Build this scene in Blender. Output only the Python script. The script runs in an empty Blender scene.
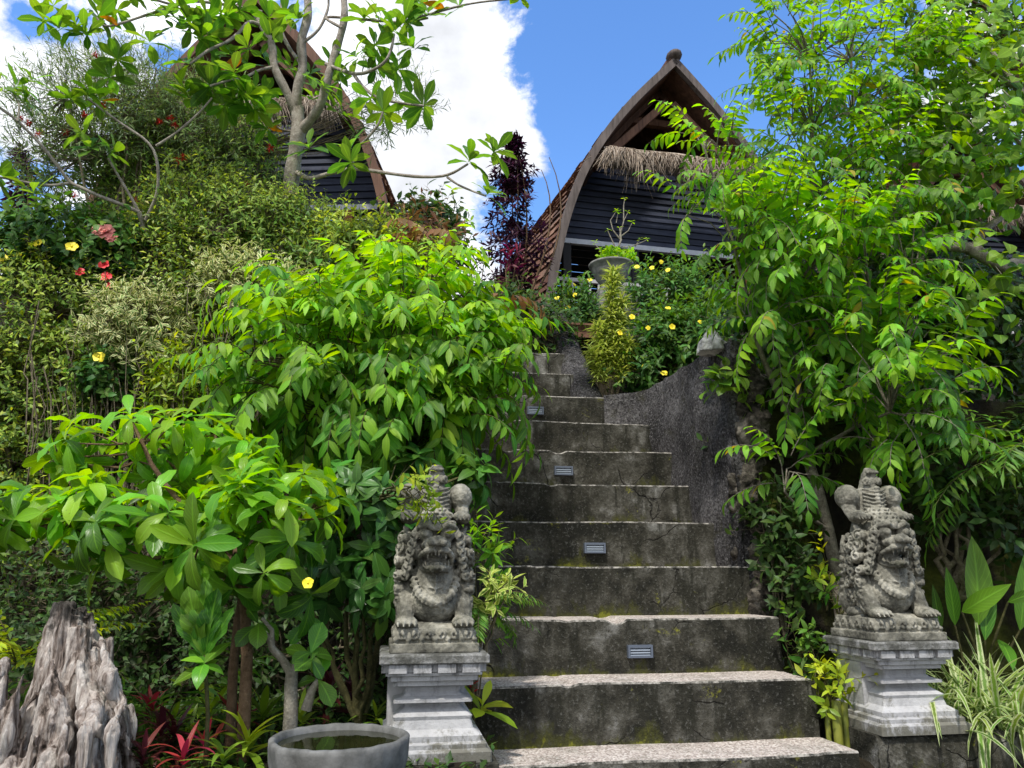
import bpy, math, random
import numpy as np
from mathutils import Vector, noise as mnoise

random.seed(7)
RNG = np.random.default_rng(11)
PI = math.pi
R = math.radians
scene = bpy.context.scene
COL = scene.collection

# ------------------------------------------------------------------ camera geometry
F = 769.0
PITCH = 0.239
EYE = 1.55
CP, SP = math.cos(PITCH), math.sin(PITCH)
PSI = 0.162                      # the stairs and the things beside them are turned by this much
H = 0.25                         # riser height
NV = np.array([-math.sin(PSI), math.cos(PSI)])   # direction the stairs climb
TV = np.array([math.cos(PSI), math.sin(PSI)])    # along a step, to the right
D0, DR, KE = 12.633 * H, 1.1656 * H, 2.8945

def at(px, py, Y):
    a, b = (px - 512) / F, (384 - py) / F
    dy, dz = CP - b * SP, SP + b * CP
    t = Y / dy
    return np.array([a * t, Y, EYE + dz * t])

def depth_of(p):
    return p[1] * CP + (p[2] - EYE) * SP

def us(u, s, z):                 # stairs coordinates -> world
    p = NV * u + TV * s
    return np.array([p[0], p[1], z])

def tread_z(k):
    return EYE + (k - KE) * H

def smooth(a, b, x):
    t = np.clip((x - a) / (b - a), 0, 1)
    return t * t * (3 - 2 * t)

# ------------------------------------------------------------------ mesh builder
class MB:
    def __init__(s):
        s.v, s.f, s.uv, s.age, s.mi, s.n = [], [], [], [], [], 0
    def add(s, verts, faces, uv=None, age=0.5, mi=0):
        verts = np.asarray(verts, float)
        n = len(verts)
        s.v.append(verts)
        faces = np.asarray(faces, int)
        s.f.append(faces + s.n)
        s.mi.append(np.full(len(faces), mi))
        s.uv.append(np.zeros((n, 2)) + 0.5 if uv is None else np.asarray(uv, float))
        s.age.append(np.full(n, age) if np.isscalar(age) else np.asarray(age, float))
        s.n += n
    def tube(s, pts, rad, n=7, mi=0, cap=True):
        pts = np.asarray(pts, float)
        m = len(pts)
        rad = np.full(m, rad) if np.isscalar(rad) else np.asarray(rad, float)
        tan = np.gradient(pts, axis=0)
        tan /= np.linalg.norm(tan, axis=1)[:, None] + 1e-9
        ref = np.array([0.31, 0.2, 0.93])
        if abs(np.dot(tan[0], ref)) > 0.95: ref = np.array([1., 0, 0])
        a = np.cross(tan[0], ref); a /= np.linalg.norm(a)
        V = []
        for i in range(m):
            a = a - tan[i] * np.dot(a, tan[i]); a /= np.linalg.norm(a) + 1e-9
            b = np.cross(tan[i], a)
            th = np.arange(n) * 2 * PI / n
            V.append(pts[i] + rad[i] * (np.cos(th)[:, None] * a + np.sin(th)[:, None] * b))
        V = np.concatenate(V)
        Fc = []
        for i in range(m - 1):
            for j in range(n):
                k = (j + 1) % n
                Fc.append((i * n + j, i * n + k, (i + 1) * n + k, (i + 1) * n + j))
        uv = np.stack([np.tile(np.arange(n) / n, m), np.repeat(np.linspace(0, 1, m), n)], 1)
        s.add(V, Fc, uv, mi=mi)
        if cap:
            for i0, p, rev in ((0, pts[0], True), ((m - 1) * n, pts[-1], False)):
                vv = np.concatenate([V[i0:i0 + n], [p]])
                ff = [((j + 1) % n, j, n) if rev else (j, (j + 1) % n, n) for j in range(n)]
                s.add(vv, ff, mi=mi)
    def box(s, c, size, rot=0.0, mi=0, axes=None):
        x, y, z = np.asarray(size) / 2
        V = np.array([(i * x, j * y, k * z) for i in (-1, 1) for j in (-1, 1) for k in (-1, 1)])
        if axes is not None:
            V = V @ np.asarray(axes)
        elif rot:
            ca, sa = math.cos(rot), math.sin(rot)
            V = np.stack([V[:, 0] * ca - V[:, 1] * sa, V[:, 0] * sa + V[:, 1] * ca, V[:, 2]], 1)
        s.add(V + np.asarray(c), [(0, 1, 3, 2), (4, 6, 7, 5), (0, 4, 5, 1), (2, 3, 7, 6), (0, 2, 6, 4), (1, 5, 7, 3)], mi=mi)
    def ball(s, c, r, n=24, m=15, rot=None, mi=0):
        r = np.array([r, r, r], float) if np.isscalar(r) else np.asarray(r, float)
        V = [(0, 0, -1)]
        for i in range(1, m):
            ph = -PI / 2 + PI * i / m
            for j in range(n):
                th = 2 * PI * j / n
                V.append((math.cos(ph) * math.cos(th), math.cos(ph) * math.sin(th), math.sin(ph)))
        V.append((0, 0, 1))
        V = np.array(V) * r
        if rot is not None: V = V @ np.asarray(rot).T
        V = V + np.asarray(c)
        Q, T = [], []
        for i in range(m - 2):
            for j in range(n):
                k = (j + 1) % n
                Q.append((1 + i * n + j, 1 + i * n + k, 1 + (i + 1) * n + k, 1 + (i + 1) * n + j))
        L = len(V) - 1
        b0 = s.n
        s.add(V, Q, mi=mi)
        for j in range(n):
            k = (j + 1) % n
            T.append((0, 1 + k, 1 + j)); T.append((L, 1 + (m - 2) * n + j, 1 + (m - 2) * n + k))
        s.f.append(np.array(T) + b0); s.mi.append(np.full(len(T), mi))
    def lathe(s, prof, n=32, c=(0, 0, 0), mi=0, wob=0.0):
        m = len(prof)
        th = np.arange(n) * 2 * PI / n
        V = []
        for r, z in prof:
            rr = r * (1 + wob * np.sin(3 * th + 1) + wob * .6 * np.sin(5 * th))
            V.append(np.stack([rr * np.cos(th), rr * np.sin(th), np.full(n, z)], 1))
        V = np.concatenate(V) + np.asarray(c)
        Fc = [(i * n + j, i * n + (j + 1) % n, (i + 1) * n + (j + 1) % n, (i + 1) * n + j) for i in range(m - 1) for j in range(n)]
        s.add(V, Fc, mi=mi)
    def sqlathe(s, prof, c=(0, 0, 0), mi=0, bev=0.006):
        V = []
        for r, z in prof:
            b = min(bev, r * .3)
            V += [(r - b, -r, z), (r, -r + b, z), (r, r - b, z), (r - b, r, z), (-r + b, r, z), (-r, r - b, z), (-r, -r + b, z), (-r + b, -r, z)]
        V = np.array(V, float) + np.asarray(c)
        m = len(prof)
        Fc = [(i * 8 + j, i * 8 + (j + 1) % 8, (i + 1) * 8 + (j + 1) % 8, (i + 1) * 8 + j) for i in range(m - 1) for j in range(8)]
        s.add(V, Fc, mi=mi)
    def sheet(s, G, mi=0, uv=True):          # G: (a,b,3) grid
        a, b = G.shape[:2]
        i, j = np.meshgrid(np.arange(a - 1), np.arange(b - 1), indexing='ij')
        q = np.stack([i * b + j, (i + 1) * b + j, (i + 1) * b + j + 1, i * b + j + 1], -1).reshape(-1, 4)
        u, v = np.meshgrid(np.linspace(0, 1, a), np.linspace(0, 1, b), indexing='ij')
        s.add(G.reshape(-1, 3), q, np.stack([u, v], -1).reshape(-1, 2), mi=mi)
    def build(s, name, mats, parent=None, smoothed=True):
        me = bpy.data.meshes.new(name)
        V = np.concatenate(s.v)
        me.vertices.add(len(V)); me.vertices.foreach_set('co', V.astype(np.float32).ravel())
        sizes = np.concatenate([np.full(len(f), f.shape[1]) for f in s.f])
        loops = np.concatenate([f.ravel() for f in s.f])
        me.loops.add(len(loops)); me.loops.foreach_set('vertex_index', loops.astype(np.int32))
        me.polygons.add(len(sizes))
        me.polygons.foreach_set('loop_start', (np.cumsum(sizes) - sizes).astype(np.int32))
        me.polygons.foreach_set('material_index', np.concatenate(s.mi).astype(np.int32))
        me.polygons.foreach_set('use_smooth', np.full(len(sizes), smoothed))
        uvl = me.uv_layers.new(name='UVMap')
        uvl.data.foreach_set('uv', np.concatenate(s.uv)[loops].astype(np.float32).ravel())
        at_ = me.attributes.new('age', 'FLOAT', 'POINT')
        at_.data.foreach_set('value', np.concatenate(s.age).astype(np.float32))
        me.update(calc_edges=True); me.validate()
        for m in (mats if isinstance(mats, (list, tuple)) else [mats]):
            me.materials.append(m)
        o = bpy.data.objects.new(name, me)
        COL.objects.link(o)
        if parent is not None: o.parent = parent
        return o

def tag(o, label, cat, group=None, kind=None):
    o['label'] = label; o['category'] = cat
    if group: o['group'] = group
    if kind: o['kind'] = kind
    return o

def thing(name, label, cat, loc=(0, 0, 0), rotz=0.0, group=None):
    o = bpy.data.objects.new(name, None)
    o.empty_display_size = .1
    COL.objects.link(o)
    o.location = loc; o.rotation_euler = (0, 0, rotz)
    return tag(o, label, cat, group)

def copy_tree(o, parent=None):
    c = o.copy(); COL.objects.link(c)
    if parent is not None: c.parent = parent
    for ch in list(o.children): copy_tree(ch, c)
    return c

# ------------------------------------------------------------------ materials
class N:
    def __init__(s, name):
        s.m = bpy.data.materials.new(name); s.m.use_nodes = True
        s.t = s.m.node_tree; s.t.nodes.clear()
        s.out = s.t.nodes.new('ShaderNodeOutputMaterial')
    def n(s, typ, **kw):
        nd = s.t.nodes.new(typ)
        for k, v in kw.items():
            if k[0] == '_':
                setattr(nd, k[1:], v)
            else:
                key = int(k[1:]) if k[0] == 'i' and k[1:].isdigit() else k.replace('__', ' ')
                nd.inputs[key].default_value = v
        return nd
    def l(s, a, b): s.t.links.new(a, b)
    def coord(s, scale=(1, 1, 1), kind='Object'):
        tc = s.n('ShaderNodeTexCoord'); mp = s.n('ShaderNodeMapping')
        mp.inputs['Scale'].default_value = scale
        s.l(tc.outputs[kind], mp.inputs[0]); return mp.outputs[0]
    def noise(s, vec, scale, detail=5, rough=.6, dist=0.0):
        nd = s.n('ShaderNodeTexNoise', Scale=scale, Detail=detail, Roughness=rough, Distortion=dist)
        if vec is not None: s.l(vec, nd.inputs['Vector'])
        return nd.outputs['Fac']
    def ramp(s, fac, stops):
        nd = s.n('ShaderNodeValToRGB'); el = nd.color_ramp.elements
        while len(el) < len(stops): el.new(.5)
        for e, (p, c) in zip(el, stops):
            e.position = p; e.color = tuple(c) + (1,) if len(c) == 3 else c
        s.l(fac, nd.inputs[0]); return nd.outputs[0]
    def rng(s, fac, a, b, c=0, d=1):
        nd = s.n('ShaderNodeMapRange', i1=a, i2=b, i3=c, i4=d); s.l(fac, nd.inputs[0]); return nd.outputs[0]
    def mix(s, fac, a, b, mode='MIX'):
        nd = s.n('ShaderNodeMix', _data_type='RGBA', _blend_type=mode)
        for v, i in ((fac, 0), (a, 6), (b, 7)):
            if isinstance(v, (int, float)): nd.inputs[i].default_value = v
            elif isinstance(v, tuple): nd.inputs[i].default_value = v + (1,)
            else: s.l(v, nd.inputs[i])
        return nd.outputs[2]
    def math(s, op, a, b=0.0):
        nd = s.n('ShaderNodeMath', _operation=op)
        for v, i in ((a, 0), (b, 1)):
            if isinstance(v, (int, float)): nd.inputs[i].default_value = v
            else: s.l(v, nd.inputs[i])
        return nd.outputs[0]
    def bump(s, h, strength=.4, dist=.01, prev=None):
        nd = s.n('ShaderNodeBump', Strength=strength, Distance=dist); s.l(h, nd.inputs['Height'])
        if prev is not None: s.l(prev, nd.inputs['Normal'])
        return nd.outputs[0]
    def finish(s, col, rough=.8, bump=None, spec=.3, **kw):
        p = s.n('ShaderNodeBsdfPrincipled')
        if isinstance(col, tuple): p.inputs['Base Color'].default_value = col + (1,)
        else: s.l(col, p.inputs['Base Color'])
        if isinstance(rough, (int, float)): p.inputs['Roughness'].default_value = rough
        else: s.l(rough, p.inputs['Roughness'])
        p.inputs['Specular IOR Level'].default_value = spec
        for k, v in kw.items(): p.inputs[k].default_value = v
        if bump is not None: s.l(bump, p.inputs['Normal'])
        s.l(p.outputs[0], s.out.inputs[0]); s.p = p
        return s.m

def leaf_mat(name, dark, light, old=None, trans=.4, rough=.45, vein=.35, edge=None, spec=.28):
    """dark/light: the colour of a mature and of a young leaf (attribute age 0..1); edge: margin colour of a variegated leaf"""
    n = N(name)
    if dark[1] > dark[0]:
        dark = (dark[0] * 1.6, dark[1] * 1.3, dark[2] * .9); light = (light[0] * 1.3, light[1] * 1.12, light[2] * .9)
    a = n.n('ShaderNodeAttribute', _attribute_name='age').outputs['Fac']
    g = n.n('ShaderNodeNewGeometry')
    rnd = g.outputs['Random Per Island']
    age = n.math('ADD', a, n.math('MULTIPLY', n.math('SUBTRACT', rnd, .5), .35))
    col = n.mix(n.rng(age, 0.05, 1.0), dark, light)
    hsv = n.n('ShaderNodeHueSaturation')
    n.l(col, hsv.inputs['Color'])
    rr = n.n('ShaderNodeTexWhiteNoise', _noise_dimensions='1D'); n.l(rnd, rr.inputs['W'])
    n.l(n.rng(rr.outputs['Value'], 0, 1, .475, .525), hsv.inputs['Hue'])
    n.l(n.rng(rnd, 0, 1, .7, 1.25), hsv.inputs['Value'])
    col = hsv.outputs[0]
    if old:
        col = n.mix(n.rng(rr.outputs['Value'], .991, .994), col, old)
    if dark[1] > dark[0]:      # blemishes and dust
        sp = n.noise(n.coord(), 45, 4, .7)
        col = n.mix(n.rng(sp, .66, .74, 0, .55), col, (.12, .09, .03))
        col = n.mix(n.rng(n.noise(n.coord(), 7, 4, .6), .35, .7, 0, .09), col, (.16, .17, .10))
    uv = n.n('ShaderNodeUVMap').outputs[0]
    sep = n.n('ShaderNodeSeparateXYZ'); n.l(uv, sep.inputs[0])
    dx = n.math('ABSOLUTE', n.math('SUBTRACT', sep.outputs[0], .5))
    mid = n.rng(dx, .0, .07, 1, 0)
    # side veins slant towards the tip
    vv = n.math('SINE', n.math('MULTIPLY', n.math('SUBTRACT', sep.outputs[1], n.math('MULTIPLY', dx, .55)), 62))
    veins = n.math('MAXIMUM', mid, n.rng(vv, .8, 1, 0, .5))
    if edge:
        c3 = n.coord((1, 1, 1)); nz = n.noise(c3, 60, 2)
        e = n.rng(n.math('ADD', dx, n.math('MULTIPLY', n.math('SUBTRACT', nz, .5), .5)), .2, .3)
        col = n.mix(e, col, edge)
    else:
        col = n.mix(n.math('MULTIPLY', veins, vein), col, tuple(min(1, c * 1.6 + .02) for c in light))
    p = n.n('ShaderNodeBsdfPrincipled', Roughness=rough)
    p.inputs['Specular IOR Level'].default_value = spec
    n.l(col, p.inputs['Base Color'])
    n.l(n.bump(veins, .25, .004), p.inputs['Normal'])
    tr = n.n('ShaderNodeBsdfTranslucent')
    tc = n.n('ShaderNodeHueSaturation', Hue=.478, Saturation=1.1, Value=1.9); n.l(col, tc.inputs['Color'])
    n.l(tc.outputs[0], tr.inputs[0])
    mx = n.n('ShaderNodeMixShader'); mx.inputs[0].default_value = trans
    n.l(p.outputs[0], mx.inputs[1]); n.l(tr.outputs[0], mx.inputs[2])
    n.l(mx.outputs[0], n.out.inputs[0])
    return n.m

def simple_mat(name, c1, c2, scale=8, rough=.8, stretch=(1, 1, 1), bstr=.3, bdist=.01, spec=.3, detail=6):
    n = N(name); v = n.coord(stretch)
    a = n.noise(v, scale, detail, .65)
    return n.finish(n.ramp(a, [(.3, c1), (.7, c2)]), rough, n.bump(n.noise(v, scale * 3, 5, .7), bstr, bdist), spec)

def m_riser():
    n = N('weathered_concrete'); v = n.coord()
    big = n.noise(v, 2.3, 4, .6, .3); mid = n.noise(v, 9, 6, .7); fine = n.noise(v, 70, 3, .7)
    streak = n.noise(n.coord((7, 7, 1.2)), 1.6, 4, .65)
    col = n.ramp(n.math('ADD', n.math('MULTIPLY', big, .55), n.math('MULTIPLY', mid, .45)),
                 [(.40, (.012, .012, .009)), (.485, (.036, .034, .026)), (.55, (.075, .072, .060)), (.60, (.16, .157, .145)), (.67, (.33, .33, .31))])
    col = n.mix(n.rng(streak, .52, .62, 0, .8), col, (.016, .016, .011))
    col = n.mix(n.rng(fine, .56, .72, 0, .5), col, (.17, .17, .155))
    col = n.mix(n.rng(fine, .45, .3, 0, .6), col, (.012, .012, .01))
    sep = n.n('ShaderNodeSeparateXYZ'); n.l(n.n('ShaderNodeUVMap').outputs[0], sep.inputs[0])
    low = n.rng(sep.outputs[1], 0.0, .6, .24, -.12)
    mz = n.math('ADD', n.noise(n.coord((1, 1, .6)), 5.5, 6, .75), low)
    col = n.mix(n.rng(mz, .58, .68, 0, .8), col, (.05, .052, .012))
    col = n.mix(n.rng(mz, .70, .76, 0, .9), col, (.15, .155, .018))
    ln = n.noise(n.coord((1, 1, 1)), 3.1, 7, .72, .6)      # yellow-green lichen in a few places
    col = n.mix(n.math('MULTIPLY', n.rng(ln, .61, .66), n.rng(fine, .42, .6)), col, (.19, .19, .02))
    cr = n.n('ShaderNodeTexVoronoi', Scale=2.1, _feature='DISTANCE_TO_EDGE'); wv = n.n('ShaderNodeVectorMath', _operation='ADD')
    n.l(v, wv.inputs[0]); nt = n.n('ShaderNodeTexNoise', Scale=7, Detail=4); n.l(v, nt.inputs['Vector']); sc = n.n('ShaderNodeVectorMath', _operation='SCALE'); sc.inputs['Scale'].default_value = .12
    n.l(nt.outputs['Color'], sc.inputs[0]); n.l(sc.outputs[0], wv.inputs[1]); n.l(wv.outputs[0], cr.inputs['Vector'])
    crack = n.math('MULTIPLY', n.rng(cr.outputs['Distance'], .0, .010, 1, 0), n.rng(big, .48, .56))
    col = n.mix(n.math('MULTIPLY', crack, .8), col, (.008, .008, .007))
    h = n.math('SUBTRACT', n.math('ADD', n.math('MULTIPLY', fine, .5), mid), crack)
    return n.finish(col, .9, n.bump(h, .8, .015), .2)

def m_tread():
    n = N('washed_aggregate'); v = n.coord()
    vo = n.n('ShaderNodeTexVoronoi', Scale=130); n.l(v, vo.inputs['Vector'])
    col = n.ramp(vo.outputs['Color'], [(.1, (.19, .16, .14)), (.5, (.42, .36, .33)), (.9, (.62, .58, .54))])
    col = n.mix(n.rng(n.noise(v, 6, 6, .7), .5, .75, 0, .75), col, (.1, .1, .075))
    return n.finish(col, .85, n.bump(vo.outputs['Distance'], .4, .006), .25)

def m_edge():
    n = N('worn_step_edge'); v = n.coord()
    col = n.ramp(n.noise(v, 26, 6, .75), [(.42, (.035, .035, .03)), (.5, (.16, .15, .135)), (.6, (.34, .32, .29))])
    return n.finish(col, .9, n.bump(n.noise(v, 60, 4), .5, .006), .2)

def m_wall():
    n = N('rough_cement_render'); v = n.coord()
    big = n.noise(v, 2.0, 5, .65, .4); fine = n.noise(v, 42, 5, .75)
    vo = n.n('ShaderNodeTexVoronoi', Scale=38); n.l(v, vo.inputs['Vector'])
    col = n.ramp(n.math('ADD', n.math('MULTIPLY', big, .6), n.math('MULTIPLY', fine, .4)),
                 [(.38, (.022, .021, .02)), (.47, (.065, .062, .064)), (.55, (.13, .125, .13)), (.64, (.30, .29, .29))])
    sp = n.noise(v, 75, 3, .7)
    col = n.mix(n.rng(sp, .54, .66, 0, .75), col, (.30, .295, .30)); col = n.mix(n.rng(sp, .46, .36, 0, .8), col, (.014, .013, .013))
    col = n.mix(n.rng(n.noise(v, 5, 6, .7), .56, .66, 0, .6), col, (.05, .05, .02))
    h = n.math('ADD', n.math('MULTIPLY', n.noise(v, 16, 8, .78), 1.6), n.math('MULTIPLY', vo.outputs['Distance'], .3))
    return n.finish(col, .95, n.bump(h, 1.0, .05), .15)

def m_moss_wall():
    n = N('mossy_earth_wall'); v = n.coord()
    big = n.noise(v, 2.4, 6, .65, .3); fine = n.noise(v, 30, 5, .75)
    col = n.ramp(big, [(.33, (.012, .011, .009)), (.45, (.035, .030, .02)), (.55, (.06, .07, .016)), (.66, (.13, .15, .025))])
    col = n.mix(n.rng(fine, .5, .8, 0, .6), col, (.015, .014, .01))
    return n.finish(col, .95, n.bump(n.math('ADD', big, fine), 1.0, .05), .15)

def m_soil():
    n = N('dark_garden_soil'); v = n.coord()
    a = n.noise(v, 4, 8, .7); b = n.noise(v, 30, 5, .7)
    col = n.ramp(a, [(.35, (.012, .010, .007)), (.55, (.03, .024, .015)), (.7, (.035, .042, .012))])
    return n.finish(col, .95, n.bump(n.math('ADD', a, b), .8, .04), .15)

def m_white_stone():
    n = N('whitewashed_stone'); v = n.coord()
    a = n.noise(v, 7, 7, .7); st = n.noise(n.coord((16, 16, 2.0)), 1.8, 5, .7); f = n.noise(v, 60, 4, .7)
    col = n.ramp(a, [(.3, (.25, .25, .255)), (.5, (.38, .38, .39)), (.75, (.48, .48, .485))])
    col = n.mix(n.rng(st, .56, .74, 0, .65), col, (.17, .17, .165))
    col = n.mix(n.rng(f, .6, .75, 0, .4), col, (.2, .2, .19))
    z = n.n('ShaderNodeSeparateXYZ'); n.l(v, z.inputs[0])
    low = n.math('ADD', n.rng(z.outputs[2], 0, .16, .22, -.1), n.noise(n.coord((1, 1, .5)), 12, 6, .75))
    col = n.mix(n.rng(low, .55, .68, 0, .8), col, (.09, .085, .055))
    hi = n.math('ADD', n.rng(z.outputs[2], .2, .36, -.1, .13), n.noise(n.coord((1, 1, .25)), 22, 6, .75))
    col = n.mix(n.rng(hi, .55, .68, 0, .75), col, (.06, .06, .055))
    return n.finish(col, .85, n.bump(n.math('ADD', a, f), .5, .008), .25)

def m_slab():
    n = N('lichened_slab_stone'); v = n.coord()
    a = n.noise(v, 14, 7, .75); b = n.noise(v, 60, 4, .7)
    col = n.ramp(a, [(.3, (.035, .035, .03)), (.48, (.11, .11, .10)), (.6, (.25, .25, .245)), (.75, (.45, .45, .45))])
    col = n.mix(n.rng(n.noise(v, 8, 4), .6, .7, 0, .6), col, (.06, .08, .02))
    return n.finish(col, .9, n.bump(b, .6, .01), .2)

def m_statue():
    n = N('carved_volcanic_stone'); v = n.coord()
    a = n.noise(v, 9, 7, .7); b = n.noise(v, 60, 4, .7)
    col = n.ramp(a, [(.36, (.05, .048, .04)), (.47, (.14, .135, .11)), (.55, (.235, .225, .185)), (.66, (.38, .365, .31))])
    col = n.mix(n.rng(n.noise(v, 7, 6, .75), .54, .64, 0, .75), col, (.04, .042, .026))
    col = n.mix(n.rng(b, .58, .75, 0, .4), col, (.42, .41, .36))
    return n.finish(col, .85, n.bump(n.math('ADD', a, b), .6, .006), .25)

def m_driftwood():
    n = N('bleached_driftwood'); v = n.coord((1, 1, .16))
    g = n.noise(v, 34, 7, .7, 1.2); a = n.noise(n.coord(), 6, 6, .7); st = n.noise(v, 9, 5, .6, 2.0)
    col = n.ramp(n.math('ADD', n.math('MULTIPLY', g, .5), n.math('MULTIPLY', st, .5)),
                 [(.39, (.03, .024, .019)), (.445, (.20, .155, .13)), (.5, (.46, .395, .355)), (.6, (.72, .67, .62))])
    col = n.mix(n.rng(a, .56, .7, 0, .7), col, (.06, .046, .036))
    z = n.n('ShaderNodeSeparateXYZ'); n.l(n.coord(), z.inputs[0])
    blk = n.math('ADD', n.rng(z.outputs[2], .48, .62), n.math('MULTIPLY', n.math('SUBTRACT', a, .5), 2.2))
    col = n.mix(n.rng(blk, .45, .7, 0, .85), col, (.03, .028, .026))
    return n.finish(col, .85, n.bump(g, 1.0, .03), .2)

def m_wood(name, c1, c2, stretch=(1, 1, .1), scale=20):
    n = N(name); v = n.coord(stretch)
    g = n.noise(v, scale, 6, .65, .5); a = n.noise(n.coord(), 3, 4)
    isl = n.n('ShaderNodeNewGeometry').outputs['Random Per Island']
    col = n.mix(n.rng(a, .4, .7, 0, .4), n.ramp(n.math('ADD', g, n.math('MULTIPLY', n.math('SUBTRACT', isl, .5), .3)), [(.35, c1), (.65, c2)]), tuple(x * .7 for x in c1))
    return n.finish(col, .75, n.bump(g, .4, .01), .25)

def m_bark(name, c1, c2, scale=18):
    n = N(name); v = n.coord()
    a = n.noise(v, scale, 6, .7); b = n.noise(v, scale * 4, 4, .7)
    col = n.ramp(a, [(.35, c1), (.65, c2)])
    col = n.mix(n.rng(b, .6, .72, 0, .6), col, tuple(min(1, x * 2) for x in c2))
    return n.finish(col, .85, n.bump(n.math('ADD', a, b), .7, .01), .2)

def m_roof_tile():
    n = N('clay_shingles'); v = n.coord()
    g = n.n('ShaderNodeNewGeometry'); a = n.noise(v, 2.2, 5, .65)
    col = n.ramp(g.outputs['Random Per Island'], [(0, (.10, .05, .035)), (.5, (.19, .095, .062)), (1, (.28, .17, .12))])
    col = n.mix(n.rng(a, .5, .7, 0, .75), col, (.10, .085, .075))
    return n.finish(col, .85, n.bump(n.noise(v, 25, 5), .5, .02), .2)

def m_flat(name, c, rough=.6, **kw):
    n = N(name); return n.finish(c, rough, **kw)

MAT = dict(
    riser=m_riser(), tread=m_tread(), edge=m_edge(), wall=m_wall(), moss=m_moss_wall(), soil=m_soil(),
    white=m_white_stone(), slab=m_slab(), statue=m_statue(), drift=m_driftwood(), tile=m_roof_tile(),
    grey_wood=m_wood('weathered_grey_timber', (.07, .056, .05), (.155, .128, .118)),
    brown_wood=m_wood('brown_timber', (.07, .036, .024), (.16, .085, .055)),
    orange_wood=m_wood('varnished_post_timber', (.17, .07, .03), (.30, .13, .05)),
    navy=m_wood('blackened_boards', (.022, .027, .045), (.05, .06, .098), (.1, 1, 1), 12),
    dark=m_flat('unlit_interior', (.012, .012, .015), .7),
    thatch=m_wood('dry_thatch', (.24, .18, .13), (.5, .42, .34), (1, 1, .1), 40),
    rail=simple_mat('pale_painted_rail', (.35, .35, .36), (.5, .5, .5)),
    band=simple_mat('pale_lintel_paint', (.42, .45, .52), (.55, .58, .65)),
    concrete=simple_mat('grey_cast_concrete', (.035, .034, .03), (.13, .128, .12), 9, .9, bstr=.5),
    urn=simple_mat('weathered_urn_stone', (.09, .09, .085), (.30, .30, .285), 10, .9, bstr=.5),
    basin=simple_mat('grey_stone_basin', (.055, .056, .052), (.21, .21, .205), 11, .7, bstr=.4, bdist=.006),
    plum_bark=m_bark('frangipani_bark', (.20, .17, .14), (.42, .38, .33), 22),
    tree_bark=m_bark('speckled_bark', (.10, .085, .065), (.30, .27, .22), 34),
    brown_bark=m_bark('brown_stem_bark', (.09, .055, .03), (.2, .13, .08), 24),
    pale_bark=m_bark('pale_branch_bark', (.17, .15, .12), (.36, .33, .27), 26),
    twig=m_bark('green_brown_twig', (.05, .05, .02), (.13, .12, .05), 30),
    vine=m_bark('dry_vine_stem', (.08, .065, .04), (.22, .19, .13), 30),
    lamp_frame=m_flat('step_light_casing', (.10, .12, .16), .35),
    lamp_slat=m_flat('step_light_slats', (.30, .35, .42), .4),
    terracotta=simple_mat('terracotta', (.12, .055, .035), (.24, .12, .08), 12),
    # flowers
    yellow=m_flat('yellow_petal', (.82, .68, .03), .5), red=m_flat('red_petal', (.62, .02, .03), .5),
    pink=m_flat('pink_petal', (.8, .28, .26), .5), orange=m_flat('orange_petal', (.85, .28, .03), .5),
)
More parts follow.
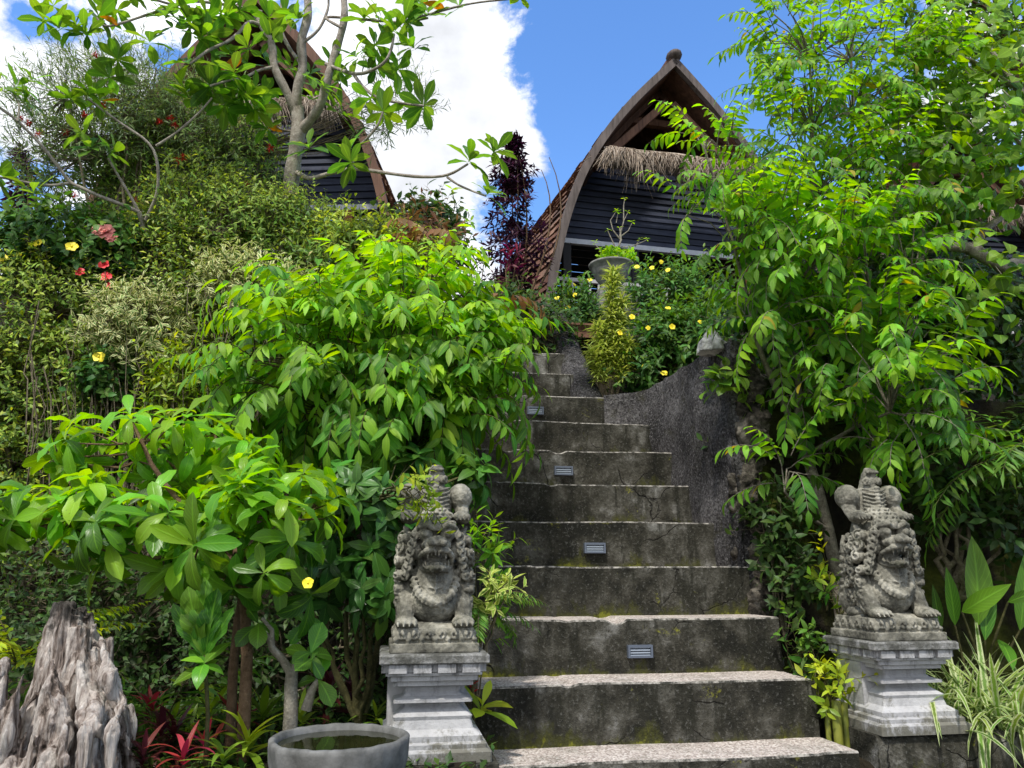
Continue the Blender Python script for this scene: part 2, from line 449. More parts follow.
LEAF = dict(
    pinnate=leaf_mat('feather_leaflet', (.036, .14, .018), (.25, .54, .03), trans=.42, vein=.2),
    pinnate_tree=leaf_mat('tree_leaflet', (.030, .125, .022), (.21, .50, .03), old=(.4, .32, .03), trans=.45, vein=.18),
    glossy=leaf_mat('glossy_broad_leaf', (.018, .072, .014), (.15, .38, .022), trans=.42, rough=.34, vein=.3, spec=.32),
    glossy_dark=leaf_mat('dark_whorl_leaf', (.018, .07, .02), (.07, .22, .03), trans=.3, rough=.3, vein=.3),
    hedge=leaf_mat('small_hedge_leaf', (.045, .125, .02), (.34, .50, .07), old=(.3, .27, .05), trans=.3, vein=.1),
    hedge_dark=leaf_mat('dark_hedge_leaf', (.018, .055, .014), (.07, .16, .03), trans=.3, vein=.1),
    varieg=leaf_mat('cream_edged_leaf', (.04, .11, .02), (.09, .2, .03), trans=.3, edge=(.62, .62, .30)),
    schef=leaf_mat('schefflera_leaflet', (.055, .15, .03), (.32, .48, .09), old=(.5, .46, .18), trans=.33, vein=.15),
    needle=leaf_mat('fine_grey_green_leaf', (.06, .13, .05), (.16, .27, .10), trans=.25, vein=.0),
    plum=leaf_mat('frangipani_leaf', (.040, .125, .025), (.13, .31, .035), old=(.45, .2, .03), trans=.5, rough=.35, vein=.4),
    purple=leaf_mat('purple_black_leaf', (.018, .006, .014), (.06, .015, .035), trans=.2, vein=.0),
    magenta=leaf_mat('magenta_leaf', (.08, .008, .02), (.24, .02, .05), trans=.3, vein=.0),
    heart=leaf_mat('heart_leaf', (.045, .13, .02), (.20, .40, .035), trans=.45, vein=.35),
    canopy=leaf_mat('dark_canopy_leaf', (.028, .085, .02), (.09, .22, .03), trans=.4, vein=.1),
    allam=leaf_mat('narrow_bush_leaf', (.022, .085, .02), (.10, .26, .03), trans=.3, vein=.15),
    song=leaf_mat('yellow_striped_leaf', (.10, .22, .03), (.22, .36, .06), trans=.3, edge=(.50, .56, .16)),
    grass=leaf_mat('striped_grass_blade', (.06, .16, .03), (.16, .30, .06), trans=.3, edge=(.44, .50, .26)),
    canna=leaf_mat('canna_leaf', (.028, .11, .018), (.13, .34, .03), trans=.4, rough=.3, vein=.5),
    fern=leaf_mat('fern_leaf', (.03, .10, .02), (.11, .27, .04), trans=.35, vein=.0),
    lime=leaf_mat('lime_leaf', (.12, .24, .02), (.36, .5, .04), trans=.4, rough=.35, vein=.1),
    broad=leaf_mat('green_bromeliad_leaf', (.05, .13, .02), (.2, .34, .04), trans=.3, rough=.3, vein=.0),
    maroon=leaf_mat('maroon_bromeliad_leaf', (.035, .008, .012), (.13, .03, .035), trans=.2, rough=.3, vein=.0),
    redbrom=leaf_mat('red_bromeliad_leaf', (.12, .02, .02), (.42, .05, .06), trans=.25, rough=.35, vein=.0),
    brown=leaf_mat('bronze_young_leaf', (.14, .07, .03), (.30, .18, .06), trans=.3, vein=.1),
)

# ------------------------------------------------------------------ foliage tools
def leaf_shape(kind, seg):
    t = np.linspace(0, 1, seg + 1)
    if kind == 'lance':  w = np.sin(PI * t ** .8) ** .9
    elif kind == 'obov': w = np.sin(PI * t ** 1.45) ** .8
    elif kind == 'heart': w = np.where(t < .25, .62 + 1.52 * np.sqrt(np.clip(t, 0, 1) / 4), np.cos(np.clip((t - .25) / .75, 0, 1) * PI / 2) ** .85)
    elif kind == 'blade': w = np.minimum(1, 3.0 * t + .35) * (1 - t ** 3)
    else: w = np.sin(PI * t) ** .8
    w[-1] = 0
    if kind not in ('blade', 'heart'): w[0] = .06
    return t, w

def unit(a):
    return a / (np.linalg.norm(a, axis=-1, keepdims=True) + 1e-9)

def leaves(mb, O, D, U, L, W=.35, kind='lance', seg=4, bend=.6, fold=.18, age=.4, mi=0, wave=0.0):
    """one curved leaf per row: base O, direction D, up side U, length L; W = width / length"""
    O = np.asarray(O, float).reshape(-1, 3); n = len(O)
    if n == 0: return
    D = unit(np.broadcast_to(np.asarray(D, float), (n, 3))); U = np.broadcast_to(np.asarray(U, float), (n, 3))
    L = np.broadcast_to(np.asarray(L, float), (n,)); age = np.broadcast_to(np.asarray(age, float), (n,))
    W = np.broadcast_to(np.asarray(W, float), (n,))
    B = np.broadcast_to(np.asarray(bend, float), (n,)) * RNG.uniform(.15, 1.9, n)
    S = np.cross(D, U); bad = np.linalg.norm(S, axis=1) < 1e-4; S[bad] = (1, 0, 0); S = unit(S)
    Nn = np.cross(S, D)
    t, w = leaf_shape(kind, seg)
    Bs = np.where(np.abs(B) < 1e-3, 1e-3, B)[:, None]
    y = np.sin(Bs * t) / Bs; z = -(1 - np.cos(Bs * t)) / Bs
    ca, sa = np.cos(Bs * t), np.sin(Bs * t)
    mid = O[:, None] + L[:, None, None] * (y[..., None] * D[:, None] + z[..., None] * Nn[:, None])
    lN = ca[..., None] * Nn[:, None] + sa[..., None] * D[:, None]
    half = (L * W)[:, None] * w[None, :] * .5
    rows = []
    for sgn in (-1, 0, 1):
        lift = fold * half + (wave * half * np.sin(t * 17 + sgn) if wave else 0)
        rows.append(mid + sgn * half[..., None] * S[:, None] + (abs(sgn) * lift)[..., None] * lN)
    V = np.stack(rows, 2)                                   # n, seg+1, 3, 3
    k = (seg + 1) * 3
    base = []
    for i in range(seg):
        for j in (0, 1):
            a = i * 3 + j
            base.append((a, a + 1, a + 4, a + 3))
    Fq = (np.asarray(base)[None] + (np.arange(n) * k)[:, None, None]).reshape(-1, 4)
    uu = np.array([0, .5, 1.0]); uv = np.stack(np.broadcast_arrays(uu[None, :], t[:, None]), -1).reshape(-1, 2)
    mb.add(V.reshape(-1, 3), Fq, np.tile(uv, (n, 1)), np.repeat(age, k), mi)

def rand_dirs(n, zmin=-1.0):
    d = RNG.normal(size=(n * 4, 3)); d = unit(d); d = d[d[:, 2] > zmin][:n]
    return d

class Blob:
    def __init__(s, px, py, Y, rx, ry, rd):
        s.c = at(px, py, Y); k = depth_of(s.c) / F
        s.r = np.array([rx * k, rd, ry * k])

def sample(blobs, n, inner=.35, power=.5):
    """points spread through the volume of some ellipsoids, with the outward direction at each"""
    vol = np.array([np.prod(b.r) ** .75 for b in blobs]); cnt = RNG.multinomial(n, vol / vol.sum())
    P, O = [], []
    for b, c in zip(blobs, cnt):
        if c == 0: continue
        d = rand_dirs(c); r = inner + (1 - inner) * RNG.random(len(d)) ** power
        P.append(b.c + d * b.r * r[:, None]); O.append(unit(d / b.r * b.r.mean()))
    return np.concatenate(P), np.concatenate(O)

def compound(mb, sb, base, out, length, pairs, lf, lw, age, droop=1.0, kind='lance', bend=.5, seg=4, hang=.45):
    """arching feather leaves: each row of base/out is one rachis carrying leaflets in two rows"""
    for p, o, L, ag in zip(base, out, length, age):
        up = np.array([0, 0, 1.])
        o = unit(o)
        npt = pairs + 2
        t = np.linspace(0, 1, npt)
        hor = unit(np.array([o[0], o[1], 0.0]) + 1e-4)
        el = math.asin(max(-1, min(1, o[2])))
        dp = droop * random.uniform(.7, 1.3)
        ang = el - dp * t
        st = L / (npt - 1)
        d = np.stack([np.cos(ang)[:, None] * hor + np.sin(ang)[:, None] * up], 0)[0]
        pts = p + np.concatenate([[np.zeros(3)], np.cumsum(d[:-1] * st, 0)])
        if sb is not None: sb.tube(pts, np.linspace(.0035, .0012, npt), 4, cap=False)
        side = np.cross(hor, up)
        idx = np.arange(1, npt - 1)
        O, D, U, S_ = [], [], [], []
        for sg in (-1, 1):
            O.append(pts[idx]); nrm = np.cross(side, d[idx])
            D.append(d[idx] * .55 + sg * side * .8 - up * hang + RNG.normal(size=(len(idx), 3)) * .13)
            U.append(nrm + RNG.normal(size=(len(idx), 3)) * .15)
            S_.append(lf * (.72 + .45 * np.sin(PI * (idx / (npt - 1)) ** .7)))
        O.append(pts[-1:]); D.append(d[-1:] - up * hang * .5); U.append(np.cross(side, d[-1:])); S_.append(np.array([lf]))
        S_ = np.concatenate(S_) * random.uniform(.85, 1.15)
        leaves(mb, np.concatenate(O), np.concatenate(D), np.concatenate(U), S_, lw, kind, seg, bend, .22,
               np.clip(ag + RNG.normal(size=len(S_)) * .06, 0, 1))

def whorls(mb, base, out, k, L, W, age, el=(-.1, .9), kind='obov', bend=.7, seg=5, wave=0.0, fold=.15):
    """rosettes: k leaves round each tip"""
    O, D, U, A, S = [], [], [], [], []
    for p, o, ag in zip(base, out, age):
        o = unit(o); a = np.cross(o, [0.3, .9, .1]); a = unit(a); b = np.cross(o, a)
        kk = max(3, int(k * random.uniform(.75, 1.25))); ph0 = random.random() * 6
        for i in range(kk):
            th = ph0 + i * 2.4
            e = el[0] + (el[1] - el[0]) * (i / kk) + random.gauss(0, .12)
            d = math.cos(e) * (math.cos(th) * a + math.sin(th) * b) + math.sin(e) * o
            O.append(p + o * .004 * i); D.append(d); U.append(o * 1.0 + np.array([0, 0, .25])); A.append(ag + .25 * (i / kk) - .1)
            S.append(L * random.uniform(.7, 1.15) * (1 - .35 * max(0, i / kk - .6)))
    leaves(mb, O, D, U, np.array(S), W, kind, seg, bend, fold, np.clip(A, 0, 1), wave=wave)

def limbs(sb, base, tips, r0, mains=5, r1=.006, wig=.05, n=6, fork=.5, thin=.004):
    """main limbs from base towards the tips; every tip hangs on a twig from the nearest limb"""
    tips = np.asarray(tips); base = np.asarray(base, float)
    pick = tips[RNG.choice(len(tips), min(mains, len(tips)), replace=False)]
    nodes = []
    for q in pick:
        m1 = base + (q - base) * .35 + np.array([0, 0, .12 * np.linalg.norm(q - base)]) + RNG.normal(size=3) * wig
        t = np.linspace(0, 1, 9)[:, None]
        pts = (1 - t) ** 2 * base + 2 * t * (1 - t) * m1 + t * t * q
        pts[1:-1] += RNG.normal(size=(7, 3)) * wig * .25
        sb.tube(pts, np.linspace(r0, r1, 9), n)
        nodes.append(pts[3:])
    nodes = np.concatenate(nodes)
    for q in tips:
        dd = np.linalg.norm(nodes - q, axis=1) + np.maximum(0, nodes[:, 2] - q[2]) * .8
        a = nodes[np.argmin(dd)]
        if np.linalg.norm(a - q) < .02: continue
        m = (a + q) / 2 + np.array([0, 0, -.06 * np.linalg.norm(q - a)]) + RNG.normal(size=3) * wig * .3
        sb.tube([a, m, q], [min(r1, thin * 1.5), thin, thin * .6], 4, cap=False)
    return nodes

def sprigs(mb, sb, P, O, length, nleaf, L, W, age, kind='lance', bend=.4, seg=2, spread=.9, stemr=.002, fold=.2):
    """short leafy shoots: leaves alternate along a twig of given length"""
    n = len(P)
    hor = RNG.normal(size=(n, 3)) * .35
    D = unit(O + hor)
    o_, d_, u_, a_, l_ = [], [], [], [], []
    for i in range(nleaf):
        t = (i + .5) / nleaf
        pos = P + D * (length * t) if np.isscalar(length) else P + D * (length[:, None] * t)
        th = i * 2.4 + RNG.uniform(0, 6.28, n) * .25 + np.arange(n) * 1.7
        a = unit(np.cross(D, np.array([.2, .5, .84]))); b = np.cross(D, a)
        s = np.cos(th)[:, None] * a + np.sin(th)[:, None] * b
        o_.append(pos); d_.append(unit(s * spread + D * (1.1 - spread * .5) + RNG.normal(size=(n, 3)) * .15))
        u_.append(D + np.array([0, 0, .6])); a_.append(age + .25 * (t - .5)); l_.append(L * RNG.uniform(.65, 1.2, n) * (1.1 - .35 * t))
    leaves(mb, np.concatenate(o_), np.concatenate(d_), np.concatenate(u_), np.concatenate(l_), W, kind, seg, bend, fold,
           np.clip(np.concatenate(a_), 0, 1))
    if sb is not None:
        for i, (p, d) in enumerate(zip(P, D)):
            sb.tube([p - d * .04, p + d * (length if np.isscalar(length) else length[i])], [stemr, stemr * .5], 3, cap=False)

def flower(parent, mat, p, d, r, petals=5, name='flower', double=False):
    """a small open flower with separate petals and a boss of stamens"""
    mb = MB(); d = unit(np.asarray(d, float)); a = unit(np.cross(d, [.3, .2, .9])); b = np.cross(d, a)
    for ring in range(2 if double else 1):
        O, D = [], []
        for i in range(petals):
            th = i * 2 * PI / petals + ring * .6 + random.random() * .2
            O.append(p); D.append(math.cos(th) * a + math.sin(th) * b + d * (.45 + ring * .5))
        leaves(mb, O, D, d, r * (1 - .2 * ring), .95, 'obov', 4, .7, .15, .5)
    mb.ball(np.asarray(p) + d * r * .18, r * .16, 8, 5)
    return mb.build(name, mat, parent)

def brush_flower(parent, mat, p, r, name='flower'):
    mb = MB(); d = rand_dirs(34, -.4)
    leaves(mb, np.repeat([p], len(d), 0), d, [0.1, .2, 1], r * RNG.uniform(.7, 1.1, len(d)), .16, 'lance', 2, .8, .1)
    return mb.build(name, mat, parent)

def ground_at(x, y):
    return float(terrain(np.array([x]), np.array([y]))[0])

# ------------------------------------------------------------------ ground
def terrain(X, Y):
    u = X * NV[0] + Y * NV[1]; s = X * TV[0] + Y * TV[1]
    zst = EYE + ((u - D0) / DR - KE) * H
    left = .88 * smooth(1.7, 2.15, Y) + smooth(4.7, 5.35, Y) * 2.35 + smooth(5.3, 8.2, Y) * 1.3
    left = left - smooth(-1.2, -.2, X) * smooth(4.7, 5.4, Y) * .5 * (1 - smooth(6, 8, Y))
    right = .78 * smooth(3.0, 3.2, u) + smooth(4.27, 4.5, u) * 1.9 + smooth(5.0, 8.6, u) * 1.75
    mid = np.clip(zst - .45, 0, None)
    mid = np.where(u < D0 - .2, 0, mid)
    mid = np.minimum(mid, 3.7 + smooth(6.8, 9, u) * .9)
    z = np.where(s < .40, left, np.where(s > 1.97, right, np.where((s > 1.42) & (u > 5.56), np.maximum(mid, right - .1), mid)))
    z = np.where(Y < 1.7, 0, z)
    far = smooth(9.5, 13, np.hypot(X, Y))
    z = np.where(Y > 6, z * (1 - far) + 4.45 * far, z * (1 - smooth(9, 30, np.abs(X))) + smooth(9, 30, np.abs(X)) * 2.5 * (Y > 3))
    nz = np.array([mnoise.noise((x * 1.7, y * 1.7, 3.1)) for x, y in zip(X.ravel(), Y.ravel())]).reshape(X.shape)
    return z + nz * .05 * smooth(2.1, 2.6, Y)

def build_ground():
    xs = np.concatenate([[-400, -150, -60, -30, -18, -12], np.arange(-9, -3, .3), np.arange(-3, 4.6, .07), np.arange(4.6, 12, .3), [14, 20, 32, 60, 150, 400]])
    ys = np.concatenate([[-60, -20, -8, -3, 0, 1.0], np.arange(1.5, 7.2, .07), np.arange(7.2, 14, .25), [15, 18, 24, 40, 80, 160, 450]])
    X, Y = np.meshgrid(xs, ys, indexing='ij')
    mb = MB(); mb.sheet(np.stack([X, Y, terrain(X, Y)], -1))
    o = mb.build('ground', MAT['soil']); o['kind'] = 'structure'

build_ground()

# ------------------------------------------------------------------ staircase
S_L, S_R = .40, 1.962
def build_stairs():
    t = thing('staircase', 'wide flight of dark mossy concrete steps climbing to the thatched hut', 'stairs', us(D0, 1.2, 0))
    t.rotation_euler = (0, 0, PSI)
    base = us(D0, 1.2, 0)
    for k in range(-3, 13):
        u0 = (k - 0) * DR; z1 = tread_z(k); z0 = z1 - H
        s0, s1 = S_L - 1.2, S_R - 1.2
        if k == 8: s0, s1 = S_L - 1.2, 1.80 - 1.2
        if k > 8: s1 = 1.44 - 1.2
        if k >= 7: s0 = S_L - 1.2
        run = DR + (.02 if k < 12 else .6)
        mb = MB(); nx = 110
        xs = np.linspace(s0, s1, nx)
        wob = np.array([mnoise.noise((x * 3, k * 7.3, 0)) * .012 + mnoise.noise((x * 14, k * 3.3, 4)) * .004 for x in xs])
        wz = np.array([mnoise.noise((x * 2.2, k * 5.1, 9)) * .008 - max(0, mnoise.noise((x * 6, k * 4.7, 2)) - .38) * .07 for x in xs])
        rows_v = [0, .15, .5, .85, 1.0]
        c = .008
        G = np.array([[(x, u0 + wob[i] * (.3 + .7 * v) - .0 , z0 - .02 + (z1 - c - z0 + .02 + wz[i]) * v) for v in rows_v] for i, x in enumerate(xs)])
        mb.sheet(G[::1], 0)
        E_ = np.array([[(x, u0 + wob[i], z1 - c + wz[i]), (x, u0 + wob[i] + c * .35, z1 - c * .3 + wz[i]), (x, u0 + wob[i] + c, z1 + wz[i])] for i, x in enumerate(xs)])
        mb.sheet(E_, 2)
        T_ = np.array([[(x, u0 + wob[i] + c, z1 + wz[i]), (x, u0 + run, z1 + wz[i] * .5)] for i, x in enumerate(xs)])
        mb.sheet(T_, 1)
        for e, x in ((0, s0), (-1, s1)):
            a = [(x, u0 + wob[e], 0 if k < 6 else z0 - 1), (x, u0 + run, 0 if k < 6 else z0 - 1), (x, u0 + run, z1 + wz[e] * .5), (x, u0 + wob[e] + c, z1 + wz[e]), (x, u0 + wob[e], z1 - c + wz[e])]
            mb.add(a, [(0, 1, 2, 3)] if e else [(3, 2, 1, 0)], [(0, 0), (1, 0), (1, 1), (0, 1), (0, 1)], mi=0)
            mb.add(a, [(0, 3, 4, 4)] if e else [(4, 4, 3, 0)], mi=0) if False else None
        mb.build('step', [MAT['riser'], MAT['tread'], MAT['edge']], t, smoothed=False)
    lamp = None
    spots = [(2, 639, 651, 'lowest of the louvred step lights, above moss near the bottom of the stairs'),
             (4, 594, 548, 'second louvred step light from the bottom, on a riser streaked pale grey'),
             (6, 563, 471, 'third louvred step light from the bottom, left of yellow moss streaks'),
             (8, 535, 411, 'topmost of the louvred step lights, beside the drooping leaf tips')]
    for k, px, py, lab in spots:
        u = D0 + k * DR
        # where the pixel's ray meets the riser plane
        d = at(px, py, 1.0) - np.array([0, 0, EYE]); tt = u / (d[0] * NV[0] + d[1] * NV[1])
        p = np.array([0, 0, EYE]) + d * tt
        o = thing('step_light', lab, 'step light', p - np.append(NV, 0) * .012, PSI, 'louvred lights set into the step risers')
        w, h = .122, .058
        m = MB()
        for sx in (-1, 1): m.box((sx * (w / 2 - .005), 0, 0), (.01, .03, h))
        for sz in (-1, 1): m.box((0, 0, sz * (h / 2 - .005)), (w - .02, .03, .01))
        m.box((0, .006, 0), (w - .022, .006, h - .022))
        m.build('casing', MAT['lamp_frame'], o, False)
        m = MB()
        for i in range(4): m.box((0, -.004, -.018 + i * .012), (w - .024, .013, .006))
        m.build('louvre', MAT['lamp_slat'], o, False)
build_stairs()

# ------------------------------------------------------------------ walls
def slab_wall(name, path, ztop, zbot, thick, mat, label, cat, bumpy=.02, seed=0, cap=True):
    """an upright wall following a plan path (u,s pairs), front on the left-hand side; top may vary"""
    path = np.asarray(path, float)
    seg = np.concatenate([[0], np.cumsum(np.linalg.norm(np.diff(path, axis=0), axis=1))])
    n = max(8, int(seg[-1] / .03)); tt = np.linspace(0, seg[-1], n)
    P = np.stack([np.interp(tt, seg, path[:, i]) for i in (0, 1)], 1)
    ker = np.hanning(9); ker /= ker.sum()
    Pp = np.concatenate([np.repeat(P[:1], 4, 0), P, np.repeat(P[-1:], 4, 0)])
    P = np.stack([np.convolve(Pp[:, i], ker, 'valid') for i in (0, 1)], 1)
    tan = np.gradient(P, axis=0); tan = unit(tan); nor = np.stack([-tan[:, 1], tan[:, 0]], 1)
    zt = np.interp(tt, np.linspace(0, seg[-1], len(np.atleast_1d(ztop))), np.atleast_1d(ztop)) if np.ndim(ztop) else np.full(n, ztop)
    m = 30; G = []
    for i in range(n):
        col = []
        for j in range(m):
            v = j / (m - 1); z = zbot + (zt[i] - zbot) * v
            q = us(P[i, 0], P[i, 1], z)
            d = (mnoise.fractal((q[0] * 5, q[1] * 5, z * 5 + seed), .8, 2.2, 5) * bumpy + mnoise.noise((q[0] * 1.5, q[1] * 1.5, z * 1.5)) * bumpy * 1.2)
            col.append(us(P[i, 0] + nor[i, 0] * d, P[i, 1] + nor[i, 1] * d, z + (mnoise.noise((tt[i] * 6, seed, 1)) * .012 if v == 1 else 0)))
        b = us(P[i, 0] - nor[i, 0] * thick, P[i, 1] - nor[i, 1] * thick, zt[i] + .004)
        col += [(col[-1] * .97 + b * .03) + (0, 0, .006), b, us(P[i, 0] - nor[i, 0] * thick, P[i, 1] - nor[i, 1] * thick, zbot)]
        G.append(col)
    G = np.array(G)
    mb = MB(); mb.sheet(G)
    for e in (0, n - 1):
        c = G[e]; mid = c.mean(0); vv = np.concatenate([c, [mid]]); k = len(c)
        mb.add(vv, [(i, i + 1, k) for i in range(k - 1)] + [(k - 1, 0, k)])
    o = mb.build(name, mat)
    return tag(o, label, cat)

z8 = tread_z(8)
slab_wall('retaining_wall', [(4.02, 1.945), (4.4, 1.90), (4.9, 1.885), (5.25, 1.86), (5.40, 1.80), (5.462, 1.70), (5.475, 1.58)][::-1],
          [z8 + .01, z8 + .02, z8 + .03, z8 + .03], .7, .07, MAT['wall'],
          'curved rough grey cement wall rising beside the right end of the steps', 'retaining wall', .030)
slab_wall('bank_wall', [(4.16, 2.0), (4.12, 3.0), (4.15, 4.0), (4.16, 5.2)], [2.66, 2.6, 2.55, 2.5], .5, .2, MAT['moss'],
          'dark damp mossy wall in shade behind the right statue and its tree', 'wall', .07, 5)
def wall_stones():
    w = bpy.data.objects['retaining_wall']
    mb = MB(); rnd = random.Random(3)
    for i in range(60):
        z = 2.72 - i * .029; mb.ball(us(4.05 + rnd.uniform(-.01, .07), 2.02 + rnd.uniform(-.05, .07), z), (rnd.uniform(.05, .085), rnd.uniform(.05, .085), rnd.uniform(.05, .10)), 14, 9)
    n = N('broken_tuff'); v = n.coord(); a = n.noise(v, 9, 7, .7)
    n.finish(n.ramp(a, [(.40, (.02, .018, .015)), (.5, (.075, .066, .054)), (.60, (.20, .18, .15))]), .95, n.bump(n.noise(v, 30, 6, .75), 1.0, .03), .15)
    o = mb.build('exposed_stone', n.m, w); voxel(o, .012); roughen(o, .028, 16); roughen(o, .008, 60)
    # loose pale stone lying on the wall top
    mb = MB(); mb.lathe([(.001, -.03), (.105, -.03), (.095, .03), (.055, .075), (.014, .13), (.001, .135)], 5); mb.box((.07, .01, 0), (.12, .10, .05), .4)
    n = N('pale_stone'); v = n.coord()
    n.finish(n.ramp(n.noise(v, 12, 6, .7), [(.36, (.16, .16, .155)), (.6, (.5, .5, .48))]), .9, n.bump(n.noise(v, 40, 5), .6, .01), .2)
    o = mb.build('pale_stone', n.m); voxel(o, .006); roughen(o, .007, 30)
    p = us(4.18, 1.90, z8 + .025); o.location = p
    tag(o, 'small pale peaked stone lying on top of the curved wall by the tree', 'stone')
# low kerb wall under the right pedestal
def low_wall():
    mb = MB(); nx = 60
    xs = np.linspace(0, 2.6, nx)
    G = []
    for x in xs:
        n1 = mnoise.noise((x * 4, 1, 1)) * .012; n2 = mnoise.noise((x * 5, 7, 1)) * .02
        G.append([(x, n2, -.9), (x, n2 * .5, -.4), (x, n1, -.15), (x, n1 * .4, -.02), (x, .015, 0 + n1 * .4), (x, .25, n2 * .3), (x, .55, 0), (x, .55, -.9)])
    G = np.array(G); mb.sheet(G)
    for e in (0, -1):
        c = G[e]; vv = np.concatenate([c, [c.mean(0)]]); k = len(c)
        mb.add(vv, [(i, i + 1, k) for i in range(k - 1)] + [(k - 1, 0, k)])
    o = mb.build('low_wall', MAT['riser'])
    o.location = us(3.17, 2.06, .882); o.rotation_euler = (0, 0, PSI)
    tag(o, 'low stained concrete wall carrying the right pedestal at the picture edge', 'wall')
low_wall()
def cheek_wall():
    mb = MB(); n = 24; G = []
    for i in range(n):
        t = i / (n - 1); u = 5.6 + t * 1.15; z = 2.86 + t * 1.08 + mnoise.noise((t * 5, 0, 0)) * .03
        w = mnoise.noise((t * 6, 3, 0)) * .015
        G.append([us(u, 1.40 + w, 2.3), us(u, 1.41 + w, z - .1), us(u, 1.43 + w, z - .02), us(u, 1.48, z), us(u, 1.60, z - .01), us(u, 1.64, z - .06), us(u, 1.66, 2.3)])
    G = np.array(G); mb.sheet(G)
    for e in (0, -1):
        c = G[e]; vv = np.concatenate([c, [c.mean(0)]]); k = len(c)
        mb.add(vv, [(i, i + 1, k) for i in range(k - 1)] + [(k - 1, 0, k)])
    tag(mb.build('cheek_wall', MAT['wall']), 'sloping pale cement parapet beside the narrow upper steps', 'wall')
cheek_wall()

# ------------------------------------------------------------------ pedestals and statues
PED = [(.212, 0), (.212, .035), (.196, .045), (.196, .06), (.180, .066), (.180, .085), (.150, .105), (.142, .135), (.146, .148), (.104, .178), (.104, .192),
       (.146, .196), (.146, .207), (.112, .216), (.102, .226), (.106, .246), (.148, .255), (.148, .270), (.163, .274), (.163, .290), (.178, .294), (.178, .303), (.166, .305)]
def make_pedestal(label):
    t = thing('pedestal', label, 'pedestal', group='carved pedestals carrying the guardian statues')
    mb = MB(); k = .345 / .345
    mb.sqlathe(PED); mb.build('shaft', MAT['white'], t, False)
    mb = MB(); mb.box((-.02, .065, .165), (.295, .195, .215)); mb.build('pier', MAT['white'], t, False)
    mb = MB()
    for side in range(4):
        for i in range(4):
            a = -.135 + i * .09
            ca, sa = math.cos(side * PI / 2), math.sin(side * PI / 2)
            x, y = a, -.182
            mb.box((x * ca - y * sa, x * sa + y * ca, .3195), (.066, .024, .030), side * PI / 2)
    mb.sqlathe([(.160, .302), (.177, .306), (.177, .335), (.17, .336)])
    mb.build('dentil_course', MAT['white'], t, False)
    mb = MB(); mb.sqlathe([(.15, .3355), (.200, .336), (.203, .340), (.203, .364), (.196, .371), (0.001, .372)], bev=.004)
    mb.build('top_slab', MAT['slab'], t, False)
    return t

def rotm(ax, ang):
    c, s = math.cos(ang), math.sin(ang)
    return np.array({'x': [[1, 0, 0], [0, c, -s], [0, s, c]], 'y': [[c, 0, s], [0, 1, 0], [-s, 0, c]], 'z': [[c, -s, 0], [s, c, 0], [0, 0, 1]]}[ax], float)

def curl(mb, c, nrm, up, r, turns=1.6, th=.0055, hand=1, lift=.006):
    """a raised spiral scroll lying on a surface with normal nrm"""
    nrm = unit(np.asarray(nrm, float)); a = unit(np.asarray(up, float) - nrm * np.dot(up, nrm)); b = np.cross(nrm, a) * hand
    t = np.linspace(0, 1, 20); rr = r * (1 - t * .82); an = t * turns * 2 * PI
    pts = np.asarray(c) + rr[:, None] * (np.cos(an)[:, None] * a + np.sin(an)[:, None] * b) + nrm * (lift + .01 * t)[:, None]
    mb.tube(pts, np.linspace(th * .8, th * 1.35, 20), 6)

def voxel(o, size, smooth_it=0):
    m = o.modifiers.new('remesh', 'REMESH'); m.mode = 'VOXEL'; m.voxel_size = size; m.use_smooth_shade = True
    if smooth_it:
        s = o.modifiers.new('smooth', 'SMOOTH'); s.iterations = smooth_it; s.factor = .5
    dg = bpy.context.evaluated_depsgraph_get(); dg.update()
    me = bpy.data.meshes.new_from_object(o.evaluated_get(dg)); me.name = o.name
    old = o.data; o.modifiers.clear(); o.data = me; bpy.data.meshes.remove(old)
    me.polygons.foreach_set('use_smooth', np.ones(len(me.polygons), bool))

def roughen(o, amp, f=70):
    me = o.data; nv = len(me.vertices); co = np.zeros(nv * 3, np.float32); me.vertices.foreach_get('co', co); co = co.reshape(-1, 3)
    no = np.zeros(nv * 3, np.float32); me.vertices.foreach_get('normal', no); no = no.reshape(-1, 3)
    d = np.array([mnoise.fractal((x * f, y * f, z * f), .9, 2.2, 3) for x, y, z in co])
    me.vertices.foreach_set('co', (co + no * (d * amp)[:, None]).ravel()); me.update()

